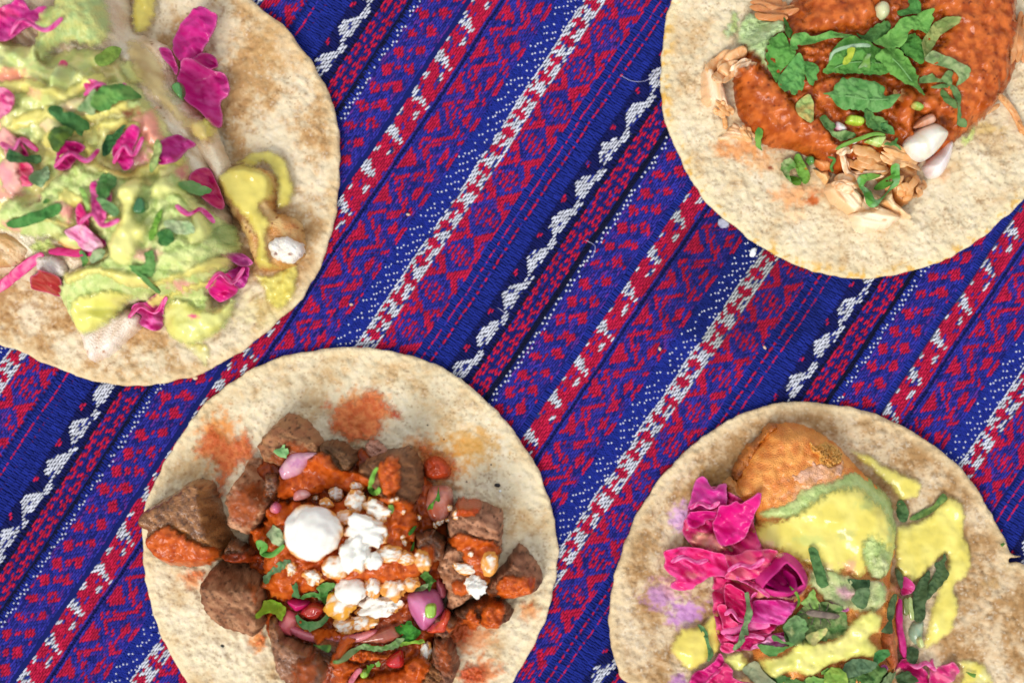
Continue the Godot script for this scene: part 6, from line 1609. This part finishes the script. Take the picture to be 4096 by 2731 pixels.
	mk("leaf", "small dark leaf pair at the left edge", LA, "45,1060 80,1008 160,1048 240,1030 245,1080 180,1090 100,1098", {c = "4c7c54", c2 = "305c3c", lift = 10.0})
	mk("leaf", "grey green leaf square below the small dark pair", LA, "222,1180 320,1115 335,1200 282,1262 240,1240", {c = "6c9c78", c2 = "84b090", lift = 10.0})
	mk("leaf", "long smooth cilantro strip at the left of the lower guacamole", LB, "30,322 200,260 320,220 400,192 415,240 330,295 200,335 60,352", {c = "4c9050", c2 = "3c8044", rag = 0.0, lift = 12.0})
	mk("leaf", "dark twisted leaf beside the tall crema column", LB, "640,60 680,-15 780,20 765,120 702,182 658,140", {c = "3c7440", c2 = "58905c", lift = 10.0})
	mk("leaf", "smooth leaf tongue left of the tall crema column", LB, "648,150 740,180 802,240 775,285 700,232", {c = "5c9464", c2 = "6ca474", rag = 0.0, lift = 12.0})
	mk("leaf", "bright green stem blade right of the tall crema column", LB, "1000,425 1055,250 1092,238 1065,350 1032,432", {c = "5c9c40", c2 = "74b050", rag = 0.0, lift = 10.0})
	mk("leaf", "pale torn leaf on the right crema arm", LB, "1110,300 1200,308 1292,320 1312,380 1240,402 1120,362", {c = "8cbc94", c2 = "a8cca8", lift = 14.0, rag = 5.0})
	mk("leaf", "dark leaf knot under the pale torn leaf", LB, "1055,385 1150,365 1160,450 1080,475", {c = "336e3c", c2 = "4c8850", lift = 8.0})
	mk("leaf", "lobed leaf bit near the peach cap's right", LB, "1235,80 1280,35 1330,55 1402,88 1340,142 1260,112", {c = "5c9c60", c2 = "74ac74", lift = 12.0})
	mk("leaf", "crumpled leaf under the crema column's foot", LB, "975,520 1035,515 1042,580 1022,665 940,690 872,615 980,600", {c = "4c8a4c", c2 = "609c5c", lift = 8.0})
	mk("leaf", "tiny leaf strip below the crumpled leaf", LB, "968,690 1010,685 1055,780 1022,785", {c = "5c965c", c2 = "4a844a", rag = 0.0})
	mk("leaf", "tiny dark leaf above the lower left crema pool", LB, "535,512 582,518 604,580 558,615", {c = "4a8458", rag = 1.0})
	mk("leaf", "smooth grey leaf beside the tiny dark leaf", LB, "600,555 700,498 705,550 618,595", {c = "84b08c", c2 = "9cc0a0", rag = 0.0})
	mk("leaf", "thin yellow green leaf blade left of the crema column", LB, "525,90 562,98 625,240 600,250", {c = "84c068", c2 = "9ccc80", rag = 0.0, lift = 10.0})
	mk("leaf", "tiny dark leaf speck in the lower left crema net", LB, "282,182 300,158 345,172 312,195", {c = "3c7440", rag = 1.0})
	mk("scallion", "hollow green stem end in the centre crema", LB, "898,232 940,150 992,180 985,250 930,265", {c = "24502c", c2 = "2e6a38", t = 22.0, pct = 0.8})
	mk("scallion", "dark green stem end at the tall cabbage leaf's foot", LA, "1150,580 1200,548 1235,590 1235,670 1190,650", {c = "3c6c30", c2 = "4c8440", t = 40.0, pct = 0.7})


# ---------------------------------------------------------------- small things on the cloth

func crumbs() -> void:
	taco = "cloth"
	lump("lint_ball", "grey fuzzy lint tuft beside the chicken tortilla", "lint", "", M.thread, RC, Vector2(345, 1360), Vector3(60, 26, 50), 30, {c = "a8a8b8", stain = "8c8ca0", n = 0.3, fine = 7})
	lump("salt_grain", "white salt crumb below the chicken tortilla's rim", "salt", "", M.onion, Vector3.BACK, Vector2(3013, 1010), Vector3(13, 9, 20), 20, {c = "e8e8e8", stain = "e8e8e8", fine = 4})
	lump("tortilla_crumb", "beige tortilla crumb between grilled fish and beef tortillas", "crumb", "", M.tortilla, Vector3.BACK, Vector2(780, 1512), Vector3(10, 6, 7), 0, {c = "d8c0a0", stain = "d8c0a0", fine = 4})
	for at in [[1632, 858], [1404, 1218], [2640, 1395], [3060, 1390]]:
		lump("tortilla_crumb", "tiny beige crumb lying on the bare cloth", "crumb", "stray crumbs on the cloth", M.tortilla, Vector3.BACK, Vector2(at[0], at[1]), Vector3(8, 5, 5), rng.randf() * 90.0, {c = "d8b898", stain = "d8b898", fine = 3})
	var hairs := [["2480,300,9 2530,325,12 2590,320,10 2630,270,8", "pale curled fibre on the cloth left of the chicken tortilla"], ["1990,1230,8 2020,1255,11 2010,1290,9", "short dark fibre on the cloth above the beef tortilla"], ["2340,960,8 2380,985,12 2370,1030,9", "short pale fibre on the cloth in the middle"]]
	for hair in hairs:
		var path := PackedVector3Array()
		for triple in (hair[0] as String).split(" "):
			var q := triple.split(",")
			path.append(Vector3(q[0].to_float(), q[1].to_float(), q[2].to_float() - 6.0))
		var made := strip_mesh(path, 2.2, 2.2, [], lin("b8b4d0"), lin("8c8cb0"), 1.0)
		var mid: Vector3 = made[1]
		var o := place("loose_fibre", made[0], M.thread, Vector3((mid.x - CX) * S, 0, (mid.y - CY) * S))
		tag(o, hair[1], "fibre")
